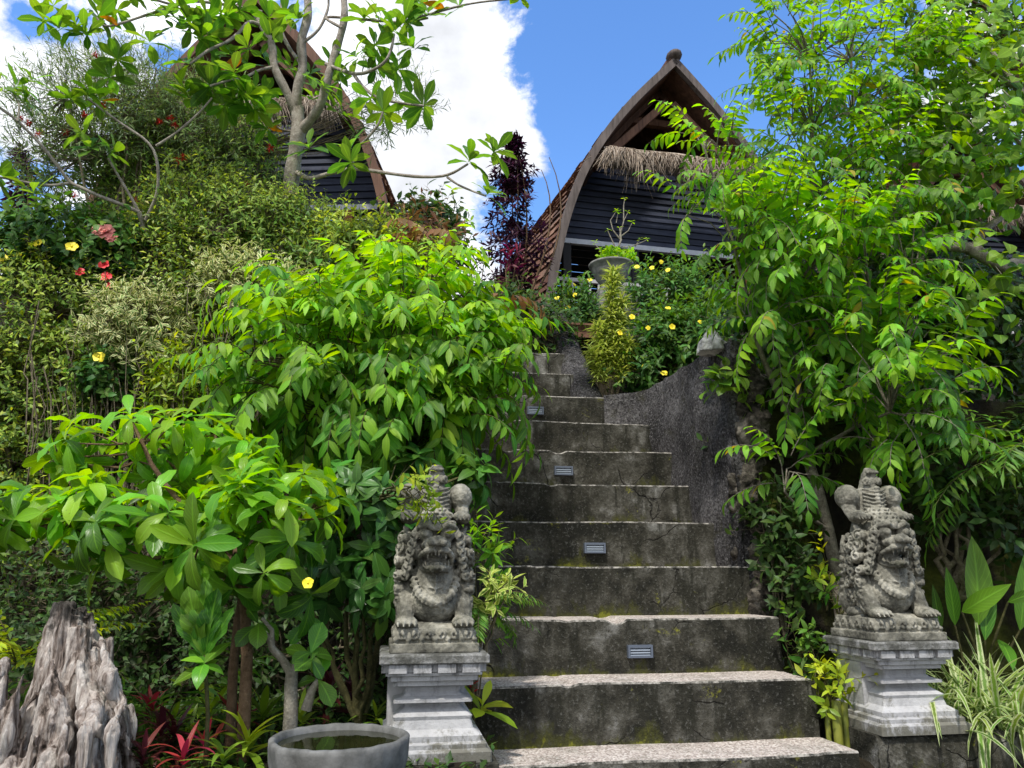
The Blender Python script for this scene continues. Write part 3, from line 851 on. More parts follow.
def make_statue(label):
    t = thing('guardian_statue', label, 'statue', group='carved stone guardian lions on pedestals')
    m = MB()
    # plinth with a scroll frieze
    m.box((0, 0, .016), (.335, .325, .032)); m.box((0, 0, .058), (.30, .29, .06)); m.ball((0, 0, .085), (.145, .14, .030))
    for side in range(4):
        rm = rotm('z', side * PI / 2)
        for i in range(6):
            x = -.125 + i * .05
            curl(m, rm @ np.array([x, -.147, .064]), rm @ np.array([0, -1, .15]), (0, 0, 1), .022, 1.4, .005, 1 if i % 2 else -1, .0)
            m.ball(rm @ np.array([x + .025, -.148, .046]), .011, 8, 6)
    m_pl = m.build('plinth', MAT['statue'], t); voxel(m_pl, .0035)
    m = MB()
    # trunk, belly and chest
    m.ball((0, .02, .21), (.118, .125, .135)); m.ball((0, -.045, .185), (.098, .085, .095)); m.ball((0, -.05, .28), (.085, .07, .08))
    m.ball((0, .06, .30), (.10, .09, .10))
    # chest plate with panels and a garland
    m.ball((0, -.085, .255), (.066, .04, .075))
    for x in (-.03, 0, .03): m.tube([(x, -.128 + abs(x) * .35, .215), (x * 1.1, -.126 + abs(x) * .3, .305)], .0035, 5)
    for z in (.235, .262, .288): m.tube([(-.028, -.118, z), (0, -.13, z - .004), (.028, -.118, z)], .003, 5)
    for rr, tz, bd in ((.098, 0, .011), (.088, .016, .006), (.108, -.013, .008)):
        for i in range(21):
            a = PI * (i / 20); x = rr * math.cos(a) * .92; z = .325 - (.145 - tz * .8) * math.sin(a) ** .8
            y = -.045 - .085 * math.sin(a) ** .6
            m.ball((x, y, z), bd * (1.0 + .25 * (i % 2)), 8, 6)
    for i in range(5): m.ball(((i - 2) * .017, -.132 + abs(i - 2) * .004, .172 - abs(i - 2) * -.006), .010, 8, 6)
    # head: skull, muzzle, gaping jaws
    m.ball((0, -.045, .395), (.088, .070, .070)); m.ball((0, -.128, .396), (.058, .055, .030)); m.ball((0, -.115, .308), (.050, .058, .018))
    m.ball((0, -.172, .408), (.034, .022, .022)); m.ball((0, -.11, .326), (.022, .045, .010))
    for sx in (-1, 1):
        m.ball((sx * .022, -.188, .402), (.017, .015, .013)); m.ball((sx * .043, -.125, .436), (.028, .026, .028)); m.ball((sx * .045, -.147, .438), (.015, .012, .016))
        m.tube([(sx * .006, -.140, .455), (sx * .035, -.150, .472), (sx * .068, -.125, .466), (sx * .092, -.1, .445)], [.010, .014, .012, .006], 7)
        m.tube([(sx * .010, -.180, .376), (sx * .045, -.166, .372), (sx * .064, -.125, .352), (sx * .060, -.09, .318), (sx * .045, -.11, .300), (sx * .015, -.165, .300)], [.009, .011, .010, .010, .010, .009], 7)
        m.ball((sx * .074, -.085, .375), (.026, .03, .034))
        for i in range(4):
            x = sx * (.007 + i * .0135)
            m.tube([(x, -.176 + i * .009, .374), (x * 1.02, -.175 + i * .009, .352 if i != 2 else .338)], [.0068, .0018], 6)
            m.tube([(x, -.164 + i * .011, .312), (x, -.166 + i * .011, .330 if i != 3 else .342)], [.0062, .0018], 6)
        # pointed ears standing out and back
        m.tube([(sx * .075, -.055, .41), (sx * .105, -.04, .44), (sx * .128, -.03, .475)], [.030, .022, .003], 8)
        m.tube([(sx * .082, -.078, .415), (sx * .108, -.058, .44), (sx * .126, -.040, .468)], [.012, .009, .002], 6)
        # forelegs and clawed paws
        m.tube([(sx * .098, -.01, .25), (sx * .112, -.055, .18), (sx * .112, -.095, .115)], [.046, .040, .034], 10)
        m.ball((sx * .108, -.118, .108), (.042, .046, .026))
        for i in range(4):
            x = sx * .108 + (i - 1.5) * .021
            m.ball((x, -.152 + abs(i - 1.5) * .005, .106), (.0115, .018, .015), 9, 7)
            m.tube([(x, -.163, .106), (x, -.178, .094)], [.007, .002], 6)
        # haunch folded beside the body
        m.ball((sx * .092, .075, .165), (.052, .075, .085)); m.ball((sx * .112, .03, .105), (.035, .06, .025))
        # mane of scrolls down the flanks
        for j in range(7):
            for i in range(3):
                z = .14 + j * .047; y = -.062 + i * .042 + random.uniform(-.010, .010); z += random.uniform(-.012, .012); cr = random.uniform(.017, .028)
                x = sx * (.122 + .020 * math.sin((j + .5) / 7 * PI) - i * .004)
                m.ball((x - sx * .012, y, z), .022, 8, 6)
                curl(m, (x, y, z), (sx, -.55 + i * .25, .1), (random.uniform(-.3, .3), random.uniform(-1.5, .6), 1), cr, 1.2, .0060, sx * (1 if (i + j) % 2 else -1))
                q = np.array([x, y, z]); a2 = random.uniform(-2.6, -.4); m.tube([q, q + (sx * .012, math.cos(a2) * .022, math.sin(a2) * .022), q + (sx * .006, math.cos(a2 + .5) * .045, math.sin(a2 + .5) * .045)], [.010, .008, .002], 6)
        for j in range(6):
            a = j / 5; p = np.array([sx * (.082 + .030 * a), -.10 + .03 * a, .43 - .15 * a])
            m.ball(p, .018, 8, 6); curl(m, p + np.array([sx * .004, -.014, 0]), (sx * .6, -1, 0), (0, 0, 1), .021, 1.35, .0062, sx)
        # small feathered wing behind the mane
        for i in range(8):
            a = i / 7; root = np.array([sx * .112, .055, .20 + .02 * i])
            tip = np.array([sx * (.138 + .01 * math.sin(a * PI)), .12 - .012 * i, .13 + .043 * i])
            m.tube([root, (root + tip) / 2 + np.array([sx * .012, 0, .008]), tip], [.014, .014, .006], 7)
        # raised hind part: thigh and clawed foot
        m.ball((sx * .104, .030, .598), (.050, .062, .055)); m.tube([(sx * .105, .03, .575), (sx * .112, .0, .53), (sx * .108, -.02, .505)], [.038, .028, .026], 8)
        m.ball((sx * .105, -.035, .508), (.037, .046, .028))
        for i in range(4):
            x = sx * .105 + (i - 1.5) * .016
            m.ball((x, -.072, .506), (.0105, .018, .016), 8, 6); m.tube([(x, -.082, .502), (x, -.093, .492)], [.0055, .0015], 6)
    # crown of curls on the brow
    for j in range(4):
        for i in range(5 - (j % 2)):
            x = (i - (4 - (j % 2)) / 2) * .030 * (1 - j * .06); z = .474 + j * .018; y = -.118 + j * .024 + abs(x) * .35
            m.ball((x, y, z), .016, 8, 6); curl(m, (x, y - .008, z), (0, -1, .5), (0, 0, 1), .016, 1.3, .0055, 1 if i % 2 else -1)
    m.ball((0, -.140, .468), (.015, .014, .02))
    m.ball((0, -.045, .455), (.078, .07, .055))
    # body thrown up behind the head, with a ridged spine and the stump of the tail
    m.tube([(0, .06, .33), (0, .055, .42), (0, .035, .50), (0, .03, .57), (0, .03, .635)], [.098, .084, .072, .070, .054], 14)
    for i in range(8):
        z = .50 + i * .017
        m.tube([(-.056, -.016, z + .012), (-.022, -.040, z), (.022, -.040, z), (.056, -.016, z + .012)], .0055, 6)
    for i in range(9): m.ball((0, -.044, .505 + i * .016), (.013, .013, .010), 8, 6)
    m.tube([(0, .03, .61), (0, .02, .65), (.004, .01, .69), (.002, -.005, .72)], [.044, .038, .034, .024], 10)
    for sx in (-1, 1): curl(m, (sx * .028, -.008, .665), (sx * .5, -1, .1), (0, 0, 1), .020, 1.5, .006, sx)
    for i in range(4): m.ball(((i - 1.5) * .014, -.022, .705), .010, 8, 6)
    o = m.build('body', MAT['statue'], t); voxel(o, .003); roughen(o, .0022); roughen(m_pl, .0016)
    return t

ped0 = make_pedestal('pale carved pedestal left of the steps, under the front-facing statue')
st0 = make_statue('mossy carved lion statue with open jaws, left of the steps among leaves')
ped1 = copy_tree(ped0); st1 = copy_tree(st0)
ped1['label'] = 'whitewashed carved pedestal right of the steps, seen at its corner on the low wall'
st1['label'] = 'carved lion statue right of the steps, seen from its side before a thin tree trunk'
for pd, st, xy, z in ((ped0, st0, (-.315, 3.19), .882), (ped1, st1, (1.715, 3.69), .8835)):
    pd.location = (xy[0], xy[1], z); pd.rotation_euler = (0, 0, PSI)
    st.scale = (1, 1, 1) if st is st0 else (1.05, 1.05, 1.07)
    st.location = (xy[0], xy[1], z + .3722); st.rotation_euler = (0, 0, PSI)
# footing of the left pedestal
fm = MB(); fm.sqlathe([(.235, -.3), (.235, 0), (.20, .001)]); fo = fm.build('footing', MAT['riser'], ped0, False); fo.location = (0, 0, -.0025)

wall_stones()

# ------------------------------------------------------------------ bowls and urn
def basin():
    c = at(339, 738, 2.56); z = 1.055
    t = thing('stone_basin', 'round grey stone water basin at the bottom beside the left pedestal', 'basin', (c[0], c[1], z - .30))
    Rr = .213
    mb = MB()
    mb.lathe([(.02, .0), (.11, .0), (.125, .02), (.15, .08), (.19, .17), (.208, .24), (.213, .285), (.2125, .297), (.208, .302), (.199, .303), (.193, .299), (.189, .28), (.172, .21), (.12, .13), (.01, .11)], 150, wob=.012)
    roughen(mb.build('bowl', MAT['basin'], t), .0032, 24)
    n = N('still_pond_water'); v = n.coord()
    n.finish(n.ramp(n.noise(v, 9, 4), [(.4, (.010, .012, .004)), (.7, (.022, .024, .007))]), .04, n.bump(n.noise(v, 14, 2), .05, .01), .5)
    mb = MB(); mb.lathe([(.186, .284), (.001, .284)], 48, wob=.012); mb.build('water', n.m, t)
basin()

def urn():
    Y = 7.3; c = at(611, 266, Y); Rr = 21.5 / F * depth_of(c)
    g = 4.0
    t = thing('planter_urn', 'wide grey stone planter bowl on a stepped base above the upper steps', 'planter', (c[0], c[1], g), PSI)
    hz = c[2] - g; k = Rr / .21
    mb = MB(); mb.lathe([(.06, hz - .25 * k), (.09, hz - .24 * k), (.10, hz - .20 * k), (.15, hz - .14 * k), (.185, hz - .07 * k), (.195, hz - .02), (.215, hz - .012), (.22, hz + .008), (.205, hz + .014), (.18, hz + .006), (.17, hz - .03), (.001, hz - .035)], 36)
    for i in range(len(mb.v)): mb.v[i][:, :2] *= k
    mb.build('bowl', MAT['urn'], t)
    h2 = hz - .25 * k
    mb = MB(); mb.sqlathe([(.27, -.3), (.27, .03), (.235, .04), (.235, h2 * .35), (.2, h2 * .4), (.2, h2 * .62), (.17, h2 * .66), (.17, h2 * .86), (.13, h2 * .9), (.13, h2)])
    mb.build('base', MAT['urn'], t, False)
    # bare branching plant growing in it
    p = thing('potted_plant', 'bare pale branching succulent with leafy foot in the stone planter', 'potted plant', (c[0], c[1], c[2]))
    sb, fb = MB(), MB(); kk = depth_of(c) / F
    def L(px, py, dy=0.0): return np.array([(px - 611) * kk, dy, (266 - py) * kk * 1.08])
    for pl, r in (([(617, 268), (618, 250), (622, 240), (621, 228)], .016), ([(621, 236), (625, 222), (626, 205), (627, 198)], .008), ([(622, 240), (614, 230), (612, 220), (618, 211)], .008),
                  ([(622, 236), (630, 230), (634, 222)], .007), ([(620, 246), (632, 246), (643, 243), (648, 240)], .006), ([(604, 266), (601, 252), (596, 243)], .007),
                  ([(618, 250), (612, 238), (609, 230)], .008), ([(636, 246), (641, 240)], .005), ([(625, 222), (630, 212)], .005), ([(618, 222), (620, 212)], .005)):
        sb.tube([L(x, y, random.uniform(-.03, .03)) for x, y in pl], np.linspace(r, r * .5, len(pl)), 6)
        q = L(*pl[-1]); whorls(fb, [q], [(0, -.2, 1)], 5, .05, .4, [.7], seg=3)
    P = np.array([L(random.uniform(600, 632), random.uniform(252, 264), random.uniform(-.16, .16)) for _ in range(60)])
    whorls(fb, P, rand_dirs(60, .0), 6, .07, .45, RNG.uniform(.3, .9, 60), seg=3)
    sb.build('stem', MAT['pale_bark'], p); fb.build('foliage', LEAF['pinnate'], p)
urn()

# ------------------------------------------------------------------ rice-barn huts
PROF = np.array([(0, 3.62), (.30, 3.30), (.62, 2.94), (.92, 2.56), (1.20, 2.14), (1.44, 1.68), (1.62, 1.2), (1.76, .70), (1.86, .2), (1.92, -.25)])
def prof_at(n):
    d = np.concatenate([[0], np.cumsum(np.linalg.norm(np.diff(PROF, axis=0), axis=1))])
    t = np.linspace(0, d[-1], n)
    P = np.stack([np.interp(t, d, PROF[:, i]) for i in (0, 1)], 1)
    ker = np.hanning(7); ker /= ker.sum()
    Q = np.concatenate([np.repeat(P[:1], 3, 0), P, np.repeat(P[-1:], 3, 0)])
    Q = np.stack([np.convolve(Q[:, i], ker, 'valid') for i in (0, 1)], 1)
    Q[0] = P[0]; Q[-1] = P[-1]
    return Q
def strip(mb, path2d, y0, y1, off0, off1, side):
    """board following the roof profile, between two offsets inward, from y0 to y1"""
    P = path2d; tan = unit(np.gradient(P, axis=0)); nor = np.stack([-tan[:, 1], tan[:, 0]], 1)
    nor *= np.sign((nor @ np.array([1., 1.])).mean())
    A, B = P + nor * off0, P + nor * off1
    G = np.array([[(side * a[0], y0, a[1]), (side * a[0], y1, a[1]), (side * b[0], y1, b[1]), (side * b[0], y0, b[1]), (side * a[0], y0, a[1])] for a, b in zip(A, B)])
    mb.sheet(G)
    for c in (G[0][:4], G[-1][:4]): mb.add(c, [(0, 1, 2, 3)])

def hut(label, loc, rotz, length=5.0, fringe=True, scale=1.0, rows=34, flare=.25, board='grey_wood'):
    t = thing('thatched_hut', label, 'hut', loc, rotz)
    t.scale = (scale,) * 3
    P = prof_at(rows + 1)
    # shingled roof, one stepped course per row, small gaps and lifted shingles
    mb = MB()
    for side in (-1, 1):
        for i in range(rows):
            a, b = P[i], P[i + 1]
            tn = unit(b - a); nr = np.array([-tn[1], tn[0]]); nr = nr if nr @ np.array([1, 1]) > 0 else -nr
            y = 0.0 + random.uniform(-.12, 0)
            while y < length:
                w = random.uniform(.15, .24); y1 = min(y + w - .006, length)
                lf = .030 + random.uniform(-.006, .016); ex = random.uniform(-.01, .03)
                y0 = max(y, -.02)
                lo = b + tn * ex; t0, t1 = a + nr * .004, lo + nr * lf; u1 = lo + nr * (lf - .02)
                V = [(side * t0[0], y0, t0[1]), (side * t0[0], y1, t0[1]), (side * t1[0], y1, t1[1]), (side * t1[0], y0, t1[1]), (side * u1[0], y1, u1[1]), (side * u1[0], y0, u1[1]), (side * a[0], y0, a[1] - .01), (side * a[0], y1, a[1] - .01)]
                Fq = [(0, 1, 2, 3), (3, 2, 4, 5), (0, 3, 5, 6), (1, 7, 4, 2)]
                V = [(x + side * flare * min(1, max(0, (2.7 - z) / 2.7)) * min(1, max(0, yy) / 2.2), yy, z) for x, yy, z in V]
                if side < 0: Fq = [f[::-1] for f in Fq]
                mb.add(V, Fq); y += w
    mb.tube([(0, -.05, 3.66), (0, length + .05, 3.66)], .08, 8)
    mb.build('roof', MAT['tile'], t, False)
    mb = MB()
    for side in (-1, 1): strip(mb, P, .02, length - .02, -.035, -.075, side)
    mb.build('ceiling_boards', MAT['brown_wood'], t, False)
    for side in (-1, 1):
        mb = MB(); strip(mb, P, -.07, .01, .03, -.075, side)
        mb.build('bargeboard', MAT[board], t, False)
    mb = MB()
    mb.ball((0, -.02, 3.69), (.11, .14, .08), 12, 8); mb.ball((0, .0, 3.76), (.05, .06, .045), 10, 6)
    mb.build('ridge_ornament', MAT['grey_wood'], t)
    # rafters and inner bracket visible in the gable
    zf = 2.02
    for side in (-1, 1):
        mb = MB()
        q = np.array([(.05, 3.08), (1.18, 1.92)])
        strip(mb, np.stack([np.linspace(q[0, 0], q[1, 0], 6), np.linspace(q[0, 1], q[1, 1], 6)], 1), .18, .27, .05, -.05, side)
        for yy in (.5, .95, 1.4):
            strip(mb, P[:18], yy, yy + .07, -.08, -.16, side)
        mb.build('rafter', MAT['brown_wood'], t, False)
    for z in (2.95, 2.45):
        mb = MB(); w = np.interp(z, PROF[::-1, 1], PROF[::-1, 0]) - .1
        mb.box((0, .55 if z > 2.7 else .75, z), (2 * w, .09, .10)); mb.build('tie_beam', MAT['brown_wood'], t, False)
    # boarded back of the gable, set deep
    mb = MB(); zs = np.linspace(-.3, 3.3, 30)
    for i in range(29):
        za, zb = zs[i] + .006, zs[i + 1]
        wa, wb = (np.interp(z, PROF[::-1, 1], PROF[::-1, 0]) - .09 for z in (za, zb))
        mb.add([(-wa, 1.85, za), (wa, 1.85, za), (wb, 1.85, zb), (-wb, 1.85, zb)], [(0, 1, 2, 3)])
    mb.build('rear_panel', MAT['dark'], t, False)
    if fringe:
        # a hanging eave of dry thatch across the front
        mb = MB()
        w = 1.08
        for i in range(2600):
            x = random.uniform(-w, w); L = random.uniform(.08, .34) * (1.0 + .3 * math.sin(x * 7) + .2 * math.sin(x * 17)); y = random.uniform(-.16, .16)
            p0 = np.array([x, y + .05, zf + .10 - abs(y) * .35 + random.uniform(-.03, .03)]); dx = random.gauss(0, .10)
            p1 = p0 + np.array([dx * .4, -.16, -.10]); p2 = p1 + np.array([dx, -.05 + random.gauss(0, .03), -L])
            r = random.uniform(.003, .008)
            mb.tube([p0, p1, (p1 + p2) / 2 + np.array([0, -.01, .01]), p2], [r, r, r * .9, r * .3], 3, cap=False)
        mb.tube([(-w, .08, zf + .06), (0, .06, zf + .09), (w, .08, zf + .06)], .085, 8)
        mb.build('thatch_fringe', MAT['thatch'], t)
    # lap-boarded wall below the fringe
    mb = MB(); za = .98; nb = 13; zs = np.linspace(za, 2.25, nb + 1)
    for i in range(nb):
        a, b = zs[i], zs[i + 1]
        wa, wb = (np.interp(z, PROF[::-1, 1], PROF[::-1, 0]) - .11 for z in (a, b))
        mb.add([(-wa, .52, a), (wa, .52, a), (wb, .545, b), (-wb, .545, b), (-wa, .545, a), (wa, .545, a)], [(0, 1, 2, 3), (4, 5, 1, 0)])
    mb.build('boarded_wall', MAT['navy'], t, False)
    wl = np.interp(.95, PROF[::-1, 1], PROF[::-1, 0]) - .1
    mb = MB(); mb.box((0, .50, .935), (2 * wl - .1, .06, .07)); mb.build('lintel', MAT['band'], t, False)
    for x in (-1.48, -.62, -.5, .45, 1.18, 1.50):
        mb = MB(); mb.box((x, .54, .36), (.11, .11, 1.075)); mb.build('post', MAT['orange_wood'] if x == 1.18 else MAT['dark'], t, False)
    # balustrade
    mb = MB(); mb.box((0, .36, .32), (3.3, .045, .05)); mb.box((0, .36, -.10), (3.3, .04, .04))
    for i in range(27): mb.box((-1.58 + i * .1215, .36, .11), (.026, .026, .378))
    mb.build('balustrade', MAT['rail'], t, False)
    mb = MB(); mb.box((0, length * .5, -.26), (3.5, length - .3, .12)); mb.build('deck', MAT['brown_wood'], t, False)
    for x in (-1.5, 1.5):
        for y in (.5, length - .5):
            mb = MB(); mb.box((x, y, -.82), (.16, .16, .997)); mb.build('stilt', MAT['brown_wood'], t, False)
    return t

h1 = hut('tall thatch-fronted wooden hut with curved shingle roof at the head of the steps', (2.30, 9.55, 4.98), R(13), 6.0, flare=.55)
h2 = hut('dark hut half hidden behind the frangipani and red-flowered bushes on the left', (-3.36, 8.6, 5.1), R(-3), scale=1.05, board='brown_wood', flare=0.0)
h3 = hut('hut almost wholly hidden behind the trees at the right edge', (7.35, 11.2, 5.1), R(6), flare=0.0)

# ------------------------------------------------------------------ plants
def plant(name, label, cat, base, group=None):
    return thing(name, label, cat, base, group=group)

def finish(t, sb, fb, bark, leaf):
    """stem and foliage meshes, moved into the plant's own space"""
    loc = np.array(t.location)
    for b, nm, mt in ((sb, 'stem', bark), (fb, 'foliage', leaf)):
        if b is not None and b.n:
            for i in range(len(b.v)): b.v[i] = b.v[i] - loc
            b.build(nm, mt, t)

def base_of(px, py, Y, dz=0.0):
    p = at(px, py, Y); z = ground_at(p[0], p[1]); return np.array([p[0], p[1], z + dz])

SUN_SIDE = unit(np.array([-.35, -.25, .9]))
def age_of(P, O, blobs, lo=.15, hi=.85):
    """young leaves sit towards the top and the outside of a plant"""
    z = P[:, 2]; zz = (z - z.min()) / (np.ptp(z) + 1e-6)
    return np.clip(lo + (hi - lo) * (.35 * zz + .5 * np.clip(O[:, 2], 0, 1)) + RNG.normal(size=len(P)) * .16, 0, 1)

# --- feather-leaved shrub left of the steps
def feather_shrub():
    blobs = [Blob(390, 350, 4.15, 95, 62, .42), Blob(310, 375, 4.05, 75, 60, .4), Blob(450, 375, 4.05, 45, 50, .3), Blob(410, 300, 4.4, 60, 35, .3),
             Blob(365, 415, 3.95, 80, 40, .35), Blob(455, 405, 3.9, 30, 30, .2), Blob(420, 430, 3.9, 40, 25, .25), Blob(300, 310, 4.3, 40, 30, .25), Blob(480, 345, 4.3, 30, 22, .2), Blob(500, 385, 3.9, 16, 12, .1)]
    P, O = sample(blobs, 520, .3)
    b = base_of(420, 560, 4.3)
    t = plant('feather_leaf_shrub', 'large bright green shrub of drooping feather leaves spilling over the left of the steps', 'shrub', b)
    sb, fb = MB(), MB()
    limbs(sb, b, P, .035, 9, .008, .06)
    out = unit(O + np.array([0, -.25, .35]) + RNG.normal(size=O.shape) * .3)
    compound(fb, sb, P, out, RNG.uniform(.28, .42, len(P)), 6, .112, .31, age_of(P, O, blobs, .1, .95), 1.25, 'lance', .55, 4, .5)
    # bronze young tips
    tips = [at(x, y, Y) for x, y, Y in ((525, 290, 4.3), (560, 400, 3.7), (405, 490, 3.2), (290, 345, 3.9))]
    finish(t, sb, fb, MAT['twig'], LEAF['pinnate'])
    nb = MB(); sb2 = MB()
    for q in (at(505, 296, 4.4), at(428, 236, 4.7)):
        compound(nb, None, np.repeat([q], 3, 0), rand_dirs(3, .0), [.32] * 3, 6, .10, .34, [.6] * 3, 1.3)
    for i in range(len(nb.v)): nb.v[i] = nb.v[i] - b
    nb.build('young_leaves', LEAF['brown'], t)
    # drooping arms reaching across the steps
    return t
feather_shrub()

# --- feather-leaved tree at right
def feather_tree():
    Y = 4.35
    b = base_of(842, 610, Y); b = np.array([at(838, 560, Y)[0], Y, .86])
    t = plant('feather_leaf_tree', 'slender forked tree with feather leaves rising behind the right statue', 'tree', b)
    sb, fb = MB(), MB()
    def path(pl, r0, r1, n=8):
        q = np.array([at(x, y, yy) for x, y, yy in pl]); sb.tube(q, np.linspace(r0, r1, len(q)), n); return q
    nodes = [np.array([b, at(833, 555, Y)])]
    sb.tube([b, at(836, 570, Y), at(828, 530, Y), at(818, 490, Y), at(806, 455, Y), at(796, 430, Y)], [.040, .036, .033, .031, .029, .028], 10)
    nodes.append(path([(798, 434, Y), (785, 408, Y), (772, 380, 4.32), (758, 345, 4.25), (748, 300, 4.2), (735, 250, 4.15), (720, 200, 4.1), (705, 150, 4.05)], .022, .006))
    nodes.append(path([(796, 432, Y), (799, 400, 4.38), (796, 365, 4.4), (797, 330, 4.4), (806, 270, 4.4), (815, 200, 4.4), (812, 130, 4.35), (810, 60, 4.3), (815, 0, 4.3)], .024, .006))
    nodes.append(path([(805, 280, 4.4), (830, 240, 4.45), (848, 190, 4.5), (853, 120, 4.5), (851, 60, 4.5), (858, -10, 4.5)], .016, .007))
    nodes.append(path([(797, 350, 4.4), (830, 320, 4.3), (870, 300, 4.2), (910, 290, 4.1)], .014, .005))
    nodes.append(path([(806, 455, Y), (850, 430, 4.2), (890, 412, 4.0), (925, 420, 3.95)], .012, .005))
    nodes.append(path([(828, 530, Y), (800, 510, 4.2), (785, 492, 4.1)], .012, .005))
    nodes.append(path([(876, 560, 4.5), (873, 500, 4.5), (872, 440, 4.5), (880, 380, 4.45), (890, 340, 4.4)], .026, .010))
    nodes = np.concatenate(nodes[1:])
    up = [Blob(815, 150, 4.3, 72, 60, .4), Blob(728, 165, 4.05, 34, 40, .2), Blob(690, 205, 4.0, 22, 22, .15), Blob(850, 70, 4.4, 95, 75, .45), Blob(785, 70, 4.2, 26, 40, .2), Blob(697, 125, 4.0, 26, 14, .12), Blob(900, 190, 4.3, 70, 50, .4), Blob(920, 100, 4.4, 50, 50, .3), Blob(790, 20, 4.2, 50, 30, .25)]
    lo = [Blob(785, 250, 4.2, 60, 45, .35), Blob(860, 265, 4.2, 85, 55, .4), Blob(770, 310, 4.15, 28, 36, .25), Blob(880, 350, 4.05, 75, 45, .35), Blob(840, 330, 4.4, 50, 50, .3), Blob(895, 405, 3.95, 50, 28, .3),
          Blob(900, 440, 4.05, 40, 18, .25), Blob(790, 475, 4.1, 18, 24, .15), Blob(755, 220, 4.1, 38, 22, .2), Blob(800, 395, 4.3, 25, 30, .2), Blob(860, 430, 4.3, 25, 25, .15)]
    for blobs, n, LL, lf, lo_, hi_ in ((up, 430, (.22, .34), .070, .3, 1.0), (lo, 360, (.26, .38), .090, .2, 1.0)):
        P, O = sample(blobs, n, .2)
        for q in P[::2]:
            dd = np.linalg.norm(nodes - q, axis=1) + np.maximum(0, nodes[:, 2] - q[2])
            a = nodes[np.argmin(dd)]; m = (a + q) / 2 + np.array([0, 0, .06])
            sb.tube([a, m, q], [.006, .004, .0025], 4, cap=False)
        out = unit(O + np.array([0, -.3, .3]) + RNG.normal(size=O.shape) * .35)
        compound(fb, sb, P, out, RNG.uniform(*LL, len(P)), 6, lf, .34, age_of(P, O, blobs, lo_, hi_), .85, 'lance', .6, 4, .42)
    finish(t, sb, fb, MAT['tree_bark'], LEAF['pinnate_tree'])
feather_tree()

# --- glossy broad-leaved shrub, left foreground
def glossy_shrub():
    blobs = [Blob(70, 515, 2.95, 75, 26, .25), Blob(140, 530, 2.85, 95, 45, .3), Blob(250, 530, 2.8, 85, 50, .3), Blob(120, 450, 3.15, 85, 38, .3), Blob(205, 460, 3.1, 80, 42, .3), Blob(290, 490, 3.0, 55, 35, .25),
             Blob(225, 570, 2.95, 75, 25, .22), Blob(290, 570, 2.85, 50, 35, .2), Blob(20, 525, 3.0, 35, 22, .2)]
    P, O = sample(blobs, 112, .45)
    b = base_of(246, 712, 2.95)
    t = plant('glossy_shrub', 'wide shrub with large glossy light green leaves in whorls over the stump', 'shrub', b)
    sb, fb = MB(), MB()
    sb.tube([b, at(247, 660, 2.95), at(245, 610, 2.95), at(235, 560, 3.0)], [.024, .021, .019, .016], 8)
    b2 = base_of(234, 705, 3.05); sb.tube([b2, at(233, 670, 3.05), at(238, 620, 3.05), at(250, 560, 3.05)], [.02, .018, .016, .014], 8)
    limbs(sb, at(238, 575, 3.0), P, .015, 10, .007, .05, thin=.0045)
    out = unit(O + np.array([0, -.35, .55]) + RNG.normal(size=O.shape) * .25)
    whorls(fb, P, out, 9, .165, .33, age_of(P, O, blobs, .25, 1.35), (-.5, .8), 'obov', 1.15, 7, .16, .3)
    finish(t, sb, fb, MAT['brown_bark'], LEAF['glossy'])
    flower(t, MAT['yellow'], at(308, 583, 2.72) - b, (.1, -1, .2), .022)
glossy_shrub()

# --- whorl-leaved dark shrub around the left statue
def whorl_shrub():
    blobs = [Blob(375, 520, 3.45, 42, 55, .15), Blob(378, 590, 3.4, 26, 40, .12), Blob(345, 500, 3.5, 45, 40, .2), Blob(320, 560, 3.5, 40, 40, .15), Blob(408, 480, 3.6, 40, 30, .12), Blob(470, 480, 3.6, 26, 24, .08)]
    P, O = sample(blobs, 130, .3)
    b = base_of(362, 680, 3.55)
    t = plant('whorl_leaf_shrub', 'darker shrub with pointed leaves in whorls pressing against the left statue', 'shrub', b)
    sb, fb = MB(), MB(); limbs(sb, b, P, .016, 7, .006, .04)
    out = unit(O + np.array([.1, -.7, .35]))
    whorls(fb, P, out, 7, .115, .42, age_of(P, O, blobs, .1, .75), (-.2, .7), 'lance', .7, 4)
    finish(t, sb, fb, MAT['twig'], LEAF['glossy_dark'])
whorl_shrub()

# --- hedge bank left: several bushes and hanging stems
def bush(name, label, cat, blobs, n, leaf, base, L, W=.42, nleaf=7, length=.16, bark='vine', lo=.1, hi=.8, group=None, seg=2, kind='lance', inner=.4, dirv=(0, -.45, .5), power=.5, spread=.9):
    r0 = .02 if length > .135 else .005
    P, O = sample(blobs, n, inner, power)
    t = plant(name, label, cat, base, group)
    sb, fb = MB(), MB(); limbs(sb, base, P[::3], r0, 8, min(.006, r0 * .6), .07 if r0 > .01 else .02)
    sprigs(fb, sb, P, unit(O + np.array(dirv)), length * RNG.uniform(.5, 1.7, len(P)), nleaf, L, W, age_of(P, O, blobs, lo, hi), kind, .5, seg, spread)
    finish(t, sb, fb, MAT[bark], LEAF[leaf])
    return t, P, O

